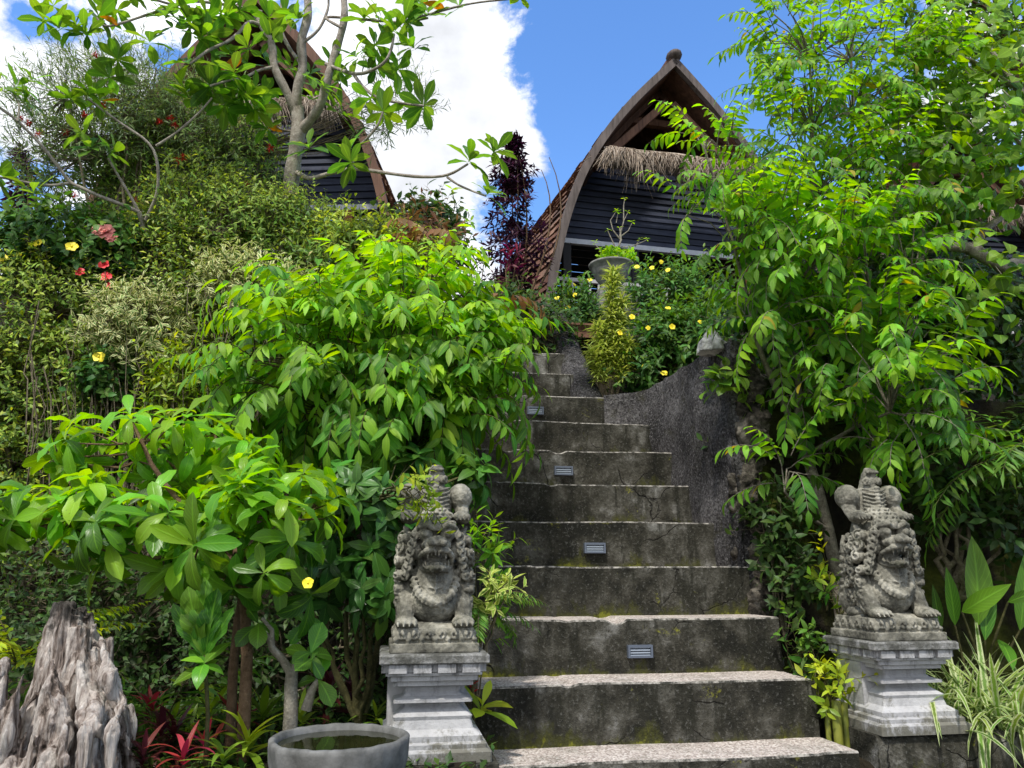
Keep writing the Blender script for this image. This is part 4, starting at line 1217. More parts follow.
HG = 'hedge bushes covering the left bank'
bush('hedge_bush', 'small-leaved yellow-green hedge bush at the left edge of the picture', 'hedge bush', [Blob(40, 320, 5.05, 75, 60, .3), Blob(20, 400, 4.95, 55, 75, .25), Blob(85, 370, 5.0, 50, 50, .25), Blob(20, 470, 4.9, 40, 40, .2), Blob(30, 530, 4.8, 50, 45, .2)], 1750, 'hedge', base_of(30, 560, 4.9), .058, group=HG)
bush('hedge_bush', 'hedge bush with dry hanging stems below the pale cream-leaved bush', 'hedge bush', [Blob(140, 400, 4.95, 60, 60, .25), Blob(110, 450, 4.9, 60, 40, .2), Blob(190, 390, 5.0, 40, 60, .22), Blob(100, 300, 5.1, 60, 30, .2)], 1300, 'hedge', base_of(140, 570, 4.85), .056, lo=.0, hi=.7, group=HG)
bush('hedge_bush', 'hedge bush in the dip between the cream-leaved bush and the feather-leaved shrub', 'hedge bush', [Blob(215, 330, 5.1, 55, 70, .3), Blob(240, 400, 5.0, 45, 60, .25), Blob(180, 300, 5.15, 55, 45, .25), Blob(180, 260, 5.2, 50, 30, .2)], 1150, 'hedge', base_of(215, 560, 4.9), .055, lo=.0, hi=.75, group=HG)
bush('hedge_bush', 'hedge bush running on past the left edge of the picture', 'hedge bush', [Blob(-90, 380, 5.0, 70, 110, .25), Blob(-190, 400, 5.0, 70, 130, .25), Blob(-60, 500, 4.9, 60, 60, .2)], 1300, 'hedge', base_of(-110, 580, 4.9), .07, group=HG)
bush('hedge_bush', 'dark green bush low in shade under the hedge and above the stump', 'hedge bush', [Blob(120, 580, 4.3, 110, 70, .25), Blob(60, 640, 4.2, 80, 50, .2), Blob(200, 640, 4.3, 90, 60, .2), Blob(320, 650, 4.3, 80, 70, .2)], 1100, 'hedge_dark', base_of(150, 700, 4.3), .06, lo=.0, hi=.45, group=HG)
bush('ficus_bush', 'dense glossy pale green bush at the middle of the left bank, below the frangipani trunk', 'bush', [Blob(250, 235, 5.3, 80, 45, .35), Blob(295, 232, 5.4, 40, 28, .3), Blob(200, 215, 5.4, 60, 40, .3), Blob(330, 260, 5.1, 40, 40, .25), Blob(150, 250, 5.4, 50, 40, .3)], 1900, 'schef', base_of(240, 330, 5.4), .066, .34, group=None)
bush('variegated_bush', 'cream and green variegated bush right of the pale hedge dip, behind feather leaves', 'bush', [Blob(275, 300, 4.85, 45, 26, .2), Blob(240, 285, 4.9, 35, 22, .18)], 330, 'varieg', base_of(265, 400, 5.0), .085, .36, length=.14)
bush('variegated_bush', 'pale cream variegated bush in the middle of the left hedge, near a yellow flower', 'bush', [Blob(135, 325, 4.75, 42, 32, .18), Blob(165, 355, 4.8, 22, 22, .12)], 330, 'varieg', base_of(135, 480, 4.85), .08, .34, length=.14)
bush('climbing_shoots', 'upright pale leafy shoots standing before the hedge beside the glossy shrub', 'shoots', [Blob(165, 400, 4.6, 14, 50, .06), Blob(178, 385, 4.6, 12, 35, .05)], 110, 'lime', base_of(165, 470, 4.65), .07, .3, length=.14, lo=.0, hi=.4)
bush('tall_bush', 'tall grey-green leafy bush behind the hedge under the left hut', 'bush', [Blob(180, 165, 5.9, 95, 60, .4), Blob(120, 130, 6.0, 70, 55, .35), Blob(250, 170, 5.8, 40, 40, .3), Blob(75, 180, 6.0, 40, 40, .3)], 1500, 'schef', base_of(170, 300, 6.0), .07, .3, length=.2, lo=.0, hi=.65)

def needle_bush():
    blobs = [Blob(100, 110, 5.6, 85, 50, .3), Blob(60, 150, 5.6, 55, 40, .25), Blob(170, 120, 5.7, 60, 40, .25), Blob(210, 130, 5.7, 50, 50, .25), Blob(120, 70, 5.7, 45, 25, .2), Blob(390, 105, 5.6, 40, 30, .15)]
    b = base_of(120, 330, 5.6)
    t, P, O = bush('fine_leaf_bush', 'fine-leaved grey-green bush dotted with red brush flowers, upper left', 'flowering bush', blobs, 900, 'needle', b, .095, .11, 12, .24, lo=.1, hi=.9, spread=.7)
    for x, y in ((95, 55), (85, 115), (65, 132), (28, 123), (38, 135), (160, 122), (170, 118), (175, 125), (177, 160), (135, 200), (75, 195), (247, 185), (215, 112), (103, 105), (270, 148), (20, 118), (183, 158)):
        brush_flower(t, MAT['red'], at(x, y, 5.25 + random.uniform(-.1, .1)) - b, .042)
needle_bush()

def hibiscus():
    blobs = [Blob(60, 245, 5.2, 60, 30, .25), Blob(20, 265, 5.1, 35, 30, .2), Blob(110, 260, 5.15, 40, 30, .2)]
    b = base_of(60, 400, 5.3)
    t, P, O = bush('hibiscus_bush', 'dark-leaved bush with yellow, pink and red flowers at the left, below the hut corner', 'flowering bush', blobs, 520, 'allam', b, .085, .6, 6, .17, seg=3, lo=.0, hi=.5)
    for x, y, m, r in ((72, 247, 'yellow', .045), (38, 243, 'yellow', .035), (18, 256, 'yellow', .03), (3, 258, 'yellow', .035)):
        flower(t, MAT[m], at(x, y, 4.85) - b, (.2, -1, .3), r)
    for x, y, r in ((105, 232, .07), (98, 230, .05), (112, 238, .05)):
        flower(t, MAT['pink'], at(x, y, 4.9) - b, (.1, -1, .5), r, 7, double=True)
    for x, y, r in ((104, 265, .04), (106, 277, .045), (110, 285, .03), (80, 272, .035)):
        flower(t, MAT['red'], at(x, y, 4.85) - b, (.1, -1, .3), r, 6)
    c = base_of(110, 400, 4.7)
    t2, P, O = bush('flowering_seedling', 'small leafy plant with one yellow flower in the middle of the hedge', 'plant', [Blob(104, 378, 4.65, 22, 20, .1)], 70, 'allam', c, .07, .6, 5, .1, seg=3, lo=0, hi=.4)
    flower(t2, MAT['yellow'], at(99, 357, 4.5) - c, (.1, -1, .2), .04)
hibiscus()

def vines():
    t = plant('hanging_vines', 'bare dry vine stems hanging down the front of the left hedge', 'vines', base_of(150, 560, 4.7))
    mb = MB()
    for i in range(90):
        x = random.uniform(20, 300); y0 = random.uniform(270, 420); Y = random.uniform(4.55, 4.95)
        pts = [at(x + random.gauss(0, 5), y0 + j * random.uniform(26, 40), Y - .03 * j) for j in range(5)]
        mb.tube(pts, random.uniform(.002, .0045), 4, cap=False)
    for i in range(len(mb.v)): mb.v[i] = mb.v[i] - np.array(t.location)
    mb.build('stem', MAT['vine'], t)
vines()

# --- frangipani trees
KF = 1.27
def frangipani(label, base, lines, rosettes, L=.165):
    L *= KF
    t = plant('frangipani_tree', label, 'tree', base)
    sb, fb = MB(), MB()
    for pl, r0, r1 in lines:
        q = np.array([p if isinstance(p, np.ndarray) else at(p[0], p[1], p[2] * KF) for p in pl]); r0 *= KF; r1 *= KF
        m = len(q); tt = np.linspace(0, m - 1, m * 4)
        qq = np.stack([np.interp(tt, np.arange(m), q[:, i]) for i in range(3)], 1)
        ker = np.array([.15, .2, .3, .2, .15]); pad = np.concatenate([np.repeat(qq[:1], 2, 0), qq, np.repeat(qq[-1:], 2, 0)])
        qq = np.stack([np.convolve(pad[:, i], ker, 'valid') for i in range(3)], 1); qq[0] = q[0]; qq[-1] = q[-1]
        sb.tube(qq, np.linspace(r0, r1, len(qq)) * .70 * (1 + .07 * np.sin(tt * 5.3)), 9)
    P = np.array([at(x, y, Y * KF) for x, y, Y in rosettes])
    P = np.concatenate([P, P[::3] + RNG.normal(size=P[::3].shape) * .09])
    out = unit(np.stack([RNG.normal(size=len(P)) * .5, RNG.normal(size=len(P)) * .5 - .1, np.full(len(P), .8)], 1))
    whorls(fb, P, out, 9, L * .88, .36, RNG.uniform(.1, .7, len(P)), (.05, .95), 'obov', .55, 6, .12)
    finish(t, sb, fb, MAT['plum_bark'], LEAF['plum'])

f0 = base_of(286, 400, 5.45)
frangipani('grey-trunked frangipani reaching over the top left with broad leaves at its branch tips', f0, [
    ([f0, at(288, 300, 5.35), (289, 200, 4.2), (294, 160, 4.15), (299, 130, 4.1), (297, 108, 4.1)], .075, .056),
    ([(297, 115, 4.1), (287, 92, 4.05), (273, 67, 4.0), (273, 44, 4.0), (262, 26, 4.0), (252, 8, 4.0), (243, -20, 4.0)], .040, .024),
    ([(296, 112, 4.1), (297, 88, 4.05), (304, 67, 4.05), (300, 41, 4.0), (309, 16, 4.0), (307, -5, 4.0), (310, -40, 4.0)], .046, .03),
    ([(302, 130, 4.1), (312, 118, 4.05), (321, 106, 4.0), (328, 76, 3.95), (337, 48, 3.95), (345, 20, 3.9), (344, -4, 3.9), (336, -30, 3.9)], .042, .026),
    ([(326, 64, 3.97), (340, 70, 3.9), (357, 75, 3.8), (372, 71, 3.75), (386, 62, 3.7), (392, 48, 3.7), (394, 34, 3.7)], .016, .010),
    ([(354, 75, 3.82), (362, 86, 3.8), (376, 98, 3.75), (398, 103, 3.7), (424, 106, 3.7)], .014, .009),
    ([(342, 28, 3.9), (320, 16, 3.95), (350, 18, 3.9), (380, 21, 3.8), (405, 23, 3.75), (428, 18, 3.7)], .013, .008),
    ([(400, 22, 3.75), (430, 14, 3.7), (470, 3, 3.65), (520, -2, 3.6)], .010, .007),
    ([(296, 172, 4.15), (310, 180, 4.05), (330, 173, 3.95), (353, 168, 3.85), (380, 172, 3.75), (415, 177, 3.7), (447, 177, 3.65), (468, 164, 3.6)], .020, .009),
    ([(447, 177, 3.65), (458, 185, 3.65), (472, 191, 3.65), (486, 196, 3.6)], .009, .007),
    ([(353, 168, 3.85), (352, 152, 3.8), (366, 140, 3.75), (378, 126, 3.7), (383, 112, 3.7)], .013, .008),
    ([(262, 26, 4.0), (249, 20, 3.95), (240, 32, 3.9), (228, 42, 3.85), (208, 50, 3.8), (198, 58, 3.75), (190, 64, 3.75)], .017, .010),
    ([(273, 67, 4.0), (258, 70, 3.95), (245, 78, 3.9), (230, 80, 3.85), (210, 86, 3.8)], .013, .009),
    ([(262, 12, 4.0), (230, 5, 3.9), (190, 0, 3.8), (176, 6, 3.75), (146, 15, 3.7), (117, 25, 3.65), (103, 27, 3.6), (97, 18, 3.6)], .014, .008),
    ([(305, 68, 4.05), (290, 50, 4.1), (280, 30, 4.1), (282, 0, 4.1), (285, -30, 4.1)], .018, .013),
    ([(300, 45, 4.0), (320, 30, 4.0), (330, 5, 4.0), (325, -20, 4.0)], .014, .010),
    ([(299, 132, 4.1), (280, 130, 4.15), (271, 120, 4.2), (268, 90, 4.2)], .010, .007),
    ([(176, 6, 3.75), (140, -5, 3.7), (128, -15, 3.7)], .010, .008),
], [(394, 32, 3.7), (424, 106, 3.7), (383, 112, 3.7), (468, 163, 3.6), (487, 196, 3.6), (428, 17, 3.7), (520, -3, 3.6), (460, 8, 3.7), (405, 23, 3.7), (352, 150, 3.8), (190, 65, 3.75), (210, 86, 3.8),
    (97, 17, 3.6), (78, 28, 3.6), (150, 45, 3.7), (176, 8, 3.75), (235, 75, 3.8), (255, 110, 3.95), (340, 115, 4.0), (262, 95, 4.2), (372, 98, 3.75), (358, 60, 3.8),
    (285, 15, 4.0), (310, 75, 4.1), (230, 20, 3.9), (205, 20, 3.8), (250, 50, 3.9), (130, -5, 3.7), (365, 20, 3.85), (310, 150, 4.0), (225, 105, 3.9), (380, 25, 3.8), (60, 30, 3.6), (45, 22, 3.6), (200, 40, 3.8), (165, 20, 3.7), (240, 95, 3.9), (220, 70, 3.85), (320, 90, 4.0), (395, 70, 3.75), (300, 20, 4.0), (268, 130, 4.1), (185, 95, 3.85), (415, 50, 3.75), (232, 58, 3.9), (272, 42, 4.0), (250, 92, 3.95), (208, 35, 3.8), (290, 70, 4.1), (240, 10, 3.9), (190, 25, 3.8), (330, 65, 4.0), (312, 100, 4.1), (310, -46, 4.0), (285, -36, 4.1), (336, -36, 3.9), (243, -26, 4.0), (325, -26, 4.0), (128, -18, 3.7)])
f1 = base_of(150, 400, 5.5)
frangipani('smaller frangipani with crossing bare branches at the far upper left', f1, [
    ([f1, at(150, 280, 5.3), (143, 225, 4.0), (139, 212, 3.95)], .030, .017),
    ([(139, 212, 3.95), (118, 203, 3.9), (98, 196, 3.85), (78, 186, 3.8), (70, 183, 3.8), (58, 166, 3.75), (44, 148, 3.7), (30, 133, 3.65), (16, 119, 3.6), (-4, 105, 3.55)], .015, .010),
    ([(70, 183, 3.8), (52, 186, 3.75), (33, 184, 3.7), (10, 179, 3.65), (-20, 174, 3.6)], .012, .008),
    ([(139, 212, 3.95), (128, 192, 3.9), (116, 172, 3.85), (108, 158, 3.8)], .012, .008),
    ([(143, 225, 4.0), (160, 190, 3.95), (156, 146, 3.85), (123, 125, 3.8), (103, 110, 3.75), (88, 99, 3.7)], .013, .008),
    ([(156, 146, 3.85), (178, 132, 3.85), (200, 112, 3.85), (212, 98, 3.85)], .010, .007),
    ([(18, 121, 3.6), (20, 105, 3.6), (12, 92, 3.6)], .008, .006),
    ([(44, 260, 4.1), (25, 222, 4.0), (38, 208, 3.95)], .009, .006),
], [(14, 88, 3.6), (0, 95, 3.55), (30, 82, 3.6), (88, 96, 3.7), (110, 78, 3.75), (108, 155, 3.8), (92, 150, 3.75), (212, 96, 3.85), (70, 100, 3.7), (-8, 175, 3.6), (118, 60, 3.7)], .155)

# --- purple-leaved trees
def purple_tree(label, px, top, bot, Y, hw, n):
    b = base_of(px, bot, Y); t = plant('purple_leaf_tree', label, 'tree', b)
    sb, fb = MB(), MB()
    a, c = at(px, bot - 10, Y), at(px + 2, top, Y)
    P, O = [], []
    for s in range(5):
        off = RNG.normal(size=3) * np.array([.10, .08, 0]) * hw / 25
        m = (b + c) / 2 + off * 2; e = c * .95 + b * .05 * 1 + off + np.array([0, 0, -random.uniform(0, .35)]) if s else c
        t_ = np.linspace(0, 1, 10)[:, None]; q = (1 - t_) ** 2 * b + 2 * t_ * (1 - t_) * m + t_ * t_ * e
        sb.tube(q, np.linspace(.018, .004, 10), 5)
    k = depth_of(a) / F
    for i in range(n):
        f = random.random(); w = hw * k * (1 - f ** 2.2) * (.45 + .9 * random.random() ** 1.5) * (1 + .35 * math.sin(f * 23 + px)) + .02
        th = random.uniform(0, 6.28); p = a * (1 - f) + c * f + np.array([math.cos(th) * w * random.random() ** .5, math.sin(th) * w * random.random() ** .5, 0])
        P.append(p); O.append((math.cos(th) * .7, math.sin(th) * .7, .8))
    whorls(fb, np.array(P), np.array(O), 8, .115, .28, RNG.uniform(.1, .9, n), (.0, .9), 'lance', .4, 2)
    finish(t, sb, fb, MAT['brown_bark'], LEAF['purple'])
purple_tree('upright purple-black leaved tree against the sky beside the hut roof', 512, 138, 300, 7.9, 33, 400)
purple_tree('purple-black leaved plant at the far left edge below the crossing branches', 20, 150, 270, 6.8, 22, 120)
t_, P_, O_ = bush('magenta_plant', 'small magenta-leaved plant at the foot of the purple tree', 'plant', [Blob(513, 266, 7.4, 14, 16, .1)], 12, 'magenta', base_of(513, 300, 7.4), .13, .2, 7, .14, bark='brown_bark')

# --- terrace plants round the hut
TG = 'flowering bushes on the terrace'
def allamanda(label, blobs, n, base, fl, Yf):
    t, P, O = bush('yellow_flower_bush', label, 'flowering bush', blobs, n, 'allam', base, .085, .36, 8, .19, seg=3, lo=.05, hi=.8, bark='twig')
    for x, y in fl: flower(t, MAT['yellow'], at(x, y, Yf) - base, (random.gauss(0, .5), -1, random.uniform(0, .7)), random.uniform(.020, .034))
allamanda('tall yellow-flowered bush right of the stone planter, under the hut', [Blob(665, 300, 6.7, 34, 24, .3), Blob(700, 305, 6.6, 25, 30, .3)], 400, base_of(660, 340, 6.7), [(661, 262), (652, 268), (668, 270), (637, 267), (688, 296), (655, 330)], 6.35)
allamanda('yellow-flowered bush spilling towards the top of the curved wall', [Blob(655, 350, 6.15, 36, 28, .3), Blob(685, 345, 6.0, 32, 25, .25), Blob(650, 375, 6.0, 34, 14, .2), Blob(700, 330, 6.1, 25, 20, .2)], 560, base_of(655, 390, 6.1), [(648, 328), (644, 366), (664, 373), (672, 327), (620, 333), (632, 317), (700, 322), (668, 308)], 5.75)
allamanda('small round yellow-flowered bush left of the stone planter by the railing', [Blob(572, 306, 7.1, 14, 14, .2), Blob(586, 318, 7.0, 12, 10, .15)], 150, base_of(577, 330, 7.1), [(557, 298), (574, 285), (575, 295), (568, 308), (590, 280)], 6.85)
def dracaena():
    b = base_of(607, 392, 5.95)
    t = plant('striped_column_plant', 'pale yellow striped column plant in front of the stone planter', 'plant', b)
    sb, fb = MB(), MB(); P, O = [], []
    for x0, y0, x1, y1, w in ((605, 392, 614, 270, 16), (612, 392, 622, 300, 14), (600, 390, 598, 325, 15), (618, 392, 628, 340, 12), (606, 392, 592, 350, 12)):
        a, c = at(x0, y0, 5.9), at(x1, y1, 5.9 + random.uniform(-.1, .1)); sb.tube([b * .5 + a * .5, a, c], [.012, .011, .006], 6)
        for i in range(int(0.95 * (y0 - y1))):
            f = .22 + .78 * i / (.95 * (y0 - y1)); k = depth_of(a) / F; p = a * (1 - f) + c * f + RNG.normal(size=3) * np.array([.4, .4, .1]) * w * k * .6 * (1.2 - f)
            P.append(p); O.append((random.gauss(0, .3), random.gauss(0, .3), 1))
    whorls(fb, np.array(P), np.array(O), 7, .115, .15, RNG.uniform(.3, 1, len(P)), (.1, .8), 'blade', .7, 3)
    finish(t, sb, fb, MAT['vine'], LEAF['song'])
dracaena()
def rosette(name, label, cat, p, n, L, W, leaf, el=(.2, 1.2), kind='blade', bend=.8, group=None, age=(.2, .9), seg=6, tilt=(0, 0, 1)):
    t = plant(name, label, cat, p, group); fb = MB()
    whorls(fb, [p], [tilt], n, L, W, [random.uniform(*age)], el, kind, bend, seg)
    for i in range(len(fb.v)): fb.v[i] = fb.v[i] - p
    o = fb.build('leaves', LEAF[leaf], t); return t
rosette('terrace_agave', 'pale broad-leaved rosette beside the terracotta trough on the terrace', 'plant', base_of(557, 325, 6.9, .15), 14, .26, .2, 'lime', group=None)
def trough():
    c = base_of(582, 330, 6.75); t = thing('terracotta_trough', 'low terracotta trough behind the pale rosette at the head of the steps', 'planter', (c[0], c[1], at(582, 331, 6.75)[2] - .02), PSI)
    mb = MB(); mb.sqlathe([(.10, -.12), (.10, 0), (.12, .06), (.13, .06), (.13, .09), (.11, .09), (.10, .05), (.001, .05)])
    for i in range(len(mb.v)): mb.v[i][:, 2] *= .6
    for i in range(len(mb.v)): mb.v[i][:, 0] *= 1.7
    mb.build('box', MAT['terracotta'], t, False)
trough()
bush('terrace_bush', 'dark leafy bush under the purple tree at the left of the upper steps', 'bush', [Blob(500, 320, 6.6, 45, 22, .3), Blob(545, 335, 6.5, 22, 16, .2), Blob(460, 320, 6.4, 40, 30, .3)], 420, 'hedge_dark', base_of(500, 340, 6.6), .09, .4, 7, .18, lo=.1, hi=.6)
bush('terrace_bush', 'dark round-leaved bush against the sky right of the left hut', 'bush', [Blob(425, 232, 6.2, 25, 22, .2), Blob(405, 252, 6.0, 34, 24, .25), Blob(440, 255, 6.1, 22, 22, .2)], 340, 'hedge_dark', base_of(420, 300, 6.2), .11, .6, 6, .2, lo=.0, hi=.5, seg=3)
bush('pale_shrub', 'light yellow-green bush at the foot of the left hut, beside the frangipani', 'bush', [Blob(375, 248, 5.2, 35, 20, .2), Blob(350, 255, 5.1, 35, 20, .2), Blob(410, 270, 5.0, 35, 24, .2)], 360, 'hedge', base_of(370, 320, 5.2), .075, .4, 7, .16, lo=.35, hi=1.0)
def twigs(label, lines, base):
    t = plant('bare_sapling', label, 'sapling', base); sb, fb = MB(), MB()
    for pl, r in lines: sb.tube([p if isinstance(p, np.ndarray) else at(*p) for p in pl], np.linspace(r, r * .4, len(pl)), 5)
    P = np.array([at(*pl[-1]) for pl, r in lines]); whorls(fb, P, rand_dirs(len(P), .2), 5, .10, .3, RNG.uniform(.3, .8, len(P)), (0, .8), 'lance', .6, 3)
    finish(t, sb, fb, MAT['vine'], LEAF['pinnate'])
b = base_of(470, 310, 6.2)
twigs('thin sapling with sparse leaves standing against the white cloud', [([b, at(470, 300, 6.2), (472, 280, 6.2), (470, 252, 6.2)], .012), ([(471, 280, 6.2), (462, 268, 6.2), (455, 262, 6.2)], .007), ([(471, 290, 6.2), (482, 278, 6.2), (484, 262, 6.2)], .007), ([(470, 300, 6.2), (455, 290, 6.1), (448, 282, 6.1)], .007), ([(472, 270, 6.2), (480, 252, 6.2)], .006)], b)
b = base_of(448, 300, 6.6)
twigs('leafless forked twig plant rising beside the dark round-leaved bush', [([b, at(448, 245, 6.6), (450, 232, 6.6), (455, 205, 6.6), (452, 190, 6.6)], .010), ([(450, 235, 6.6), (462, 226, 6.6), (468, 212, 6.6)], .006), ([(452, 222, 6.6), (444, 208, 6.6)], .005), ([(455, 230, 6.6), (470, 222, 6.6)], .005)], b)
bush('young_brown_shrub', 'bronze-tipped leafy shrub below the dark bush, top of the feather shrub', 'bush', [Blob(430, 240, 5.2, 25, 14, .12), Blob(415, 225, 5.2, 20, 12, .1)], 36, 'brown', base_of(430, 320, 5.2), .10, .3, 7, .18, lo=.2, hi=.8)

# ------------------------------------------------------------------ right-hand side
def heart_tree():
    b = base_of(1010, 480, 4.6); b = np.array([at(1075, 500, 4.6)[0], 4.6, ground_at(at(1075, 500, 4.6)[0], 4.6)])
    t = plant('heart_leaf_tree', 'twisted pale-branched tree with heart-shaped leaves at the right edge', 'tree', b)
    sb, fb = MB(), MB()
    for pl, r0, r1 in (([tuple(b), (1060, 330, 4.5), (1045, 265, 4.4), (1024, 262, 4.3), (1005, 268, 4.25), (985, 258, 4.2), (968, 248, 4.2), (945, 246, 4.2), (930, 250, 4.2)], .06, .022),
                       ([(985, 256, 4.2), (975, 245, 4.2), (985, 230, 4.2), (1000, 218, 4.2), (996, 205, 4.2), (980, 198, 4.2), (968, 190, 4.2), (955, 192, 4.2)], .028, .012),
                       ([(980, 199, 4.2), (985, 185, 4.2), (992, 172, 4.15), (1000, 165, 4.1)], .014, .008),
                       ([(1045, 265, 4.4), (1040, 160, 4.3), (1020, 90, 4.3), (985, 45, 4.3), (960, 25, 4.3)], .04, .014),
                       ([(1020, 90, 4.3), (970, 60, 4.2), (930, 50, 4.2), (905, 62, 4.2)], .016, .006), ([(1040, 160, 4.3), (990, 120, 4.2), (940, 110, 4.2), (900, 118, 4.2)], .014, .005)):
        q = np.array([p if isinstance(p[0], float) and len(p) == 3 and p is pl[0] and pl[0] == tuple(b) else at(*p) for p in pl]); sb.tube(q, np.linspace(r0, r1, len(q)) * (1 + .12 * np.sin(np.arange(len(q)) * 2.3)), 9)
    blobs = [Blob(975, 150, 4.1, 70, 50, .4), Blob(1010, 80, 4.1, 60, 60, .4), Blob(930, 90, 4.3, 60, 60, .3), Blob(1000, 290, 4.0, 45, 45, .25), Blob(960, 210, 4.35, 50, 40, .2), Blob(1015, 200, 3.9, 35, 40, .2), Blob(980, 25, 4.2, 60, 30, .3)]
    P, O = sample(blobs, 330, .2)
    for q in P[::3]: sb.tube([q + (0, .05, .08), q], [.003, .002], 4, cap=False)
    n = len(P); D = np.stack([RNG.normal(size=n) * .5, RNG.normal(size=n) * .4 - .35, -RNG.uniform(.1, .9, n)], 1); U = unit(O + np.array([0, -.9, .7]))
    for rep in range(4):
        off = RNG.normal(size=(n, 3)) * .06
        leaves(fb, P + off, D + RNG.normal(size=(n, 3)) * .4, U + RNG.normal(size=(n, 3)) * .25, RNG.uniform(.055, .09, n), .85, 'heart', 7, .5, .12, age_of(P, O, blobs, .1, .9))
    finish(t, sb, fb, MAT['pale_bark'], LEAF['heart'])
heart_tree()

def canopy_tree():
    b = np.array([at(1075, 400, 6.5)[0], 6.5, 0]); b[2] = ground_at(b[0], b[1])
    t = plant('canopy_tree', 'taller dark small-leaved tree crossing the top right corner', 'tree', b)
    sb, fb = MB(), MB()
    for pl, r0, r1 in (([tuple(b), (1060, 250, 6.4), (1040, 120, 6.3), (1010, 60, 6.2), (985, 40, 6.2), (958, 32, 6.2), (940, 20, 6.1)], .12, .025), ([(1010, 60, 6.2), (1000, 20, 6.2), (990, -30, 6.2)], .05, .02)):
        q = np.array([p if p == tuple(b) else at(*p) for p in pl]); sb.tube(q, np.linspace(r0, r1, len(q)), 9)
    blobs = [Blob(985, 25, 6.2, 75, 40, .6), Blob(1010, 90, 6.3, 60, 50, .6), Blob(930, 15, 6.2, 50, 30, .4)]
    P, O = sample(blobs, 420, .2)
    limbs(sb, at(1000, 60, 6.25), P[::4], .03, 8, .008, .1)
    sprigs(fb, sb, P, unit(O + (0, -.3, .1)), .22, 7, .09, .5, age_of(P, O, blobs, .1, .8), 'lance', .5, 3)
    finish(t, sb, fb, MAT['brown_bark'], LEAF['canopy'])
canopy_tree()

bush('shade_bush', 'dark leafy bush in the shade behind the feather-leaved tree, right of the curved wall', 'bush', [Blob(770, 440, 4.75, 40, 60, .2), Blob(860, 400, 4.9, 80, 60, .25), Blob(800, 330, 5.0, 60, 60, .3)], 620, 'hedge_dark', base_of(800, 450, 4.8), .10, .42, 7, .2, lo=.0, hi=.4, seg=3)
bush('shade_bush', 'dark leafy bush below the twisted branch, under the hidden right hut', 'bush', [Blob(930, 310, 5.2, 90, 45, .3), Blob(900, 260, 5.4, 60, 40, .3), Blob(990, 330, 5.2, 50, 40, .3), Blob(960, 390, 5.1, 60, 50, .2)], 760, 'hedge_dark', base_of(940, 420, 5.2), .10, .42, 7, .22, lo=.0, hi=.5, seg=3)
bush('shade_bush', 'dark bush added to darken the gap between the curved wall and the right statue', 'bush', [Blob(775, 520, 4.25, 22, 30, .05), Blob(790, 580, 4.2, 18, 30, .05)], 110, 'hedge_dark', at(785, 640, 4.2), .08, .42, 6, .13, lo=.0, hi=.3, seg=3)  # added bush: its dark leaves stand in for shade over the mossy wall
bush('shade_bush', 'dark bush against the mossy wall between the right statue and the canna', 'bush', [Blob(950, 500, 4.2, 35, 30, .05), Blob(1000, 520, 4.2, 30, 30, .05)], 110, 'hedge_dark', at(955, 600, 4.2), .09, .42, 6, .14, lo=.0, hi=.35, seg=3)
bush('wall_creeper', 'dark creeper over the mossy wall at the right edge', 'creeper', [Blob(1060, 470, 4.3, 40, 60, .06), Blob(1130, 440, 4.4, 50, 70, .06), Blob(1180, 540, 4.5, 50, 60, .06)], 420, 'hedge_dark', at(1090, 620, 4.3), .08, .5, 6, .14, lo=.0, hi=.5, seg=3)
bush('round_leaf_plant', 'small round-leaved plant with a yellowing leaf at the edge of the curved wall', 'plant', [Blob(728, 392, 4.3, 16, 16, .08)], 12, 'heart', at(742, 372, 4.4), .10, .75, 4, .08, seg=4, lo=0, hi=.3)
_b = base_of(928, 320, 4.9)
_t = thing('orange_flower_plant', 'leafy plant with one spiky orange flower behind the feather-leaved tree', 'plant', _b)
brush_flower(_t, MAT['orange'], at(928, 298, 4.0) - _b, .045)
_m = MB(); _m.tube([np.zeros(3), (at(928, 330, 4.3) - _b), at(928, 300, 4.02) - _b], [.01, .007, .004], 6); _m.build('stem', MAT['twig'], _t)

def fronds(name, label, cat, p, n, L, leaf, spread=.9, az=(0, 6.28), droop=1.1, pairs=22, lw=.14, lf=.16, el=(.5, 1.2), group=None):
    t = plant(name, label, cat, p, group); sb, fb = MB(), MB()
    base, out = [], []
    for i in range(n):
        a = random.uniform(*az); e = random.uniform(*el); base.append(p); out.append((math.cos(a) * math.cos(e), math.sin(a) * math.cos(e), math.sin(e)))
    compound(fb, sb, base, out, [L * random.uniform(.8, 1.2) for _ in range(n)], pairs, lf, lw, [random.uniform(.1, .9) for _ in range(n)], droop, 'lance', .5, 2, .25)
    finish(t, sb, fb, MAT['twig'], LEAF[leaf])
fronds('palm_fern', 'shaded feathery palm with long fronds left of the canna leaves, far right', 'fern', np.array([at(960, 470, 4.7)[0], 4.75, 2.3]), 11, 1.0, 'fern', az=(2.2, 7.2), el=(.2, .9), lf=.15)
fronds('arching_fern', 'big dark fern arching in from the right edge above the canna leaves', 'fern', at(1050, 470, 4.0), 14, .8, 'fern', az=(1.9, 4.6), el=(.1, 1.0), lf=.12, lw=.17, pairs=24)
fronds('palm_fern', 'low dark palm fronds between the stump and the glossy shrub stems', 'fern', base_of(165, 690, 3.5), 9, .62, 'fern', az=(2.5, 6.8), el=(.5, 1.3), lf=.13, lw=.12, pairs=20)
fronds('ladder_fern', 'yellow-green ladder fern at the left edge behind the stump', 'fern', base_of(20, 640, 3.2, .32), 13, .5, 'lime', az=(2.0, 7.5), el=(.3, 1.2), lf=.055, lw=.3, pairs=20, droop=.8)
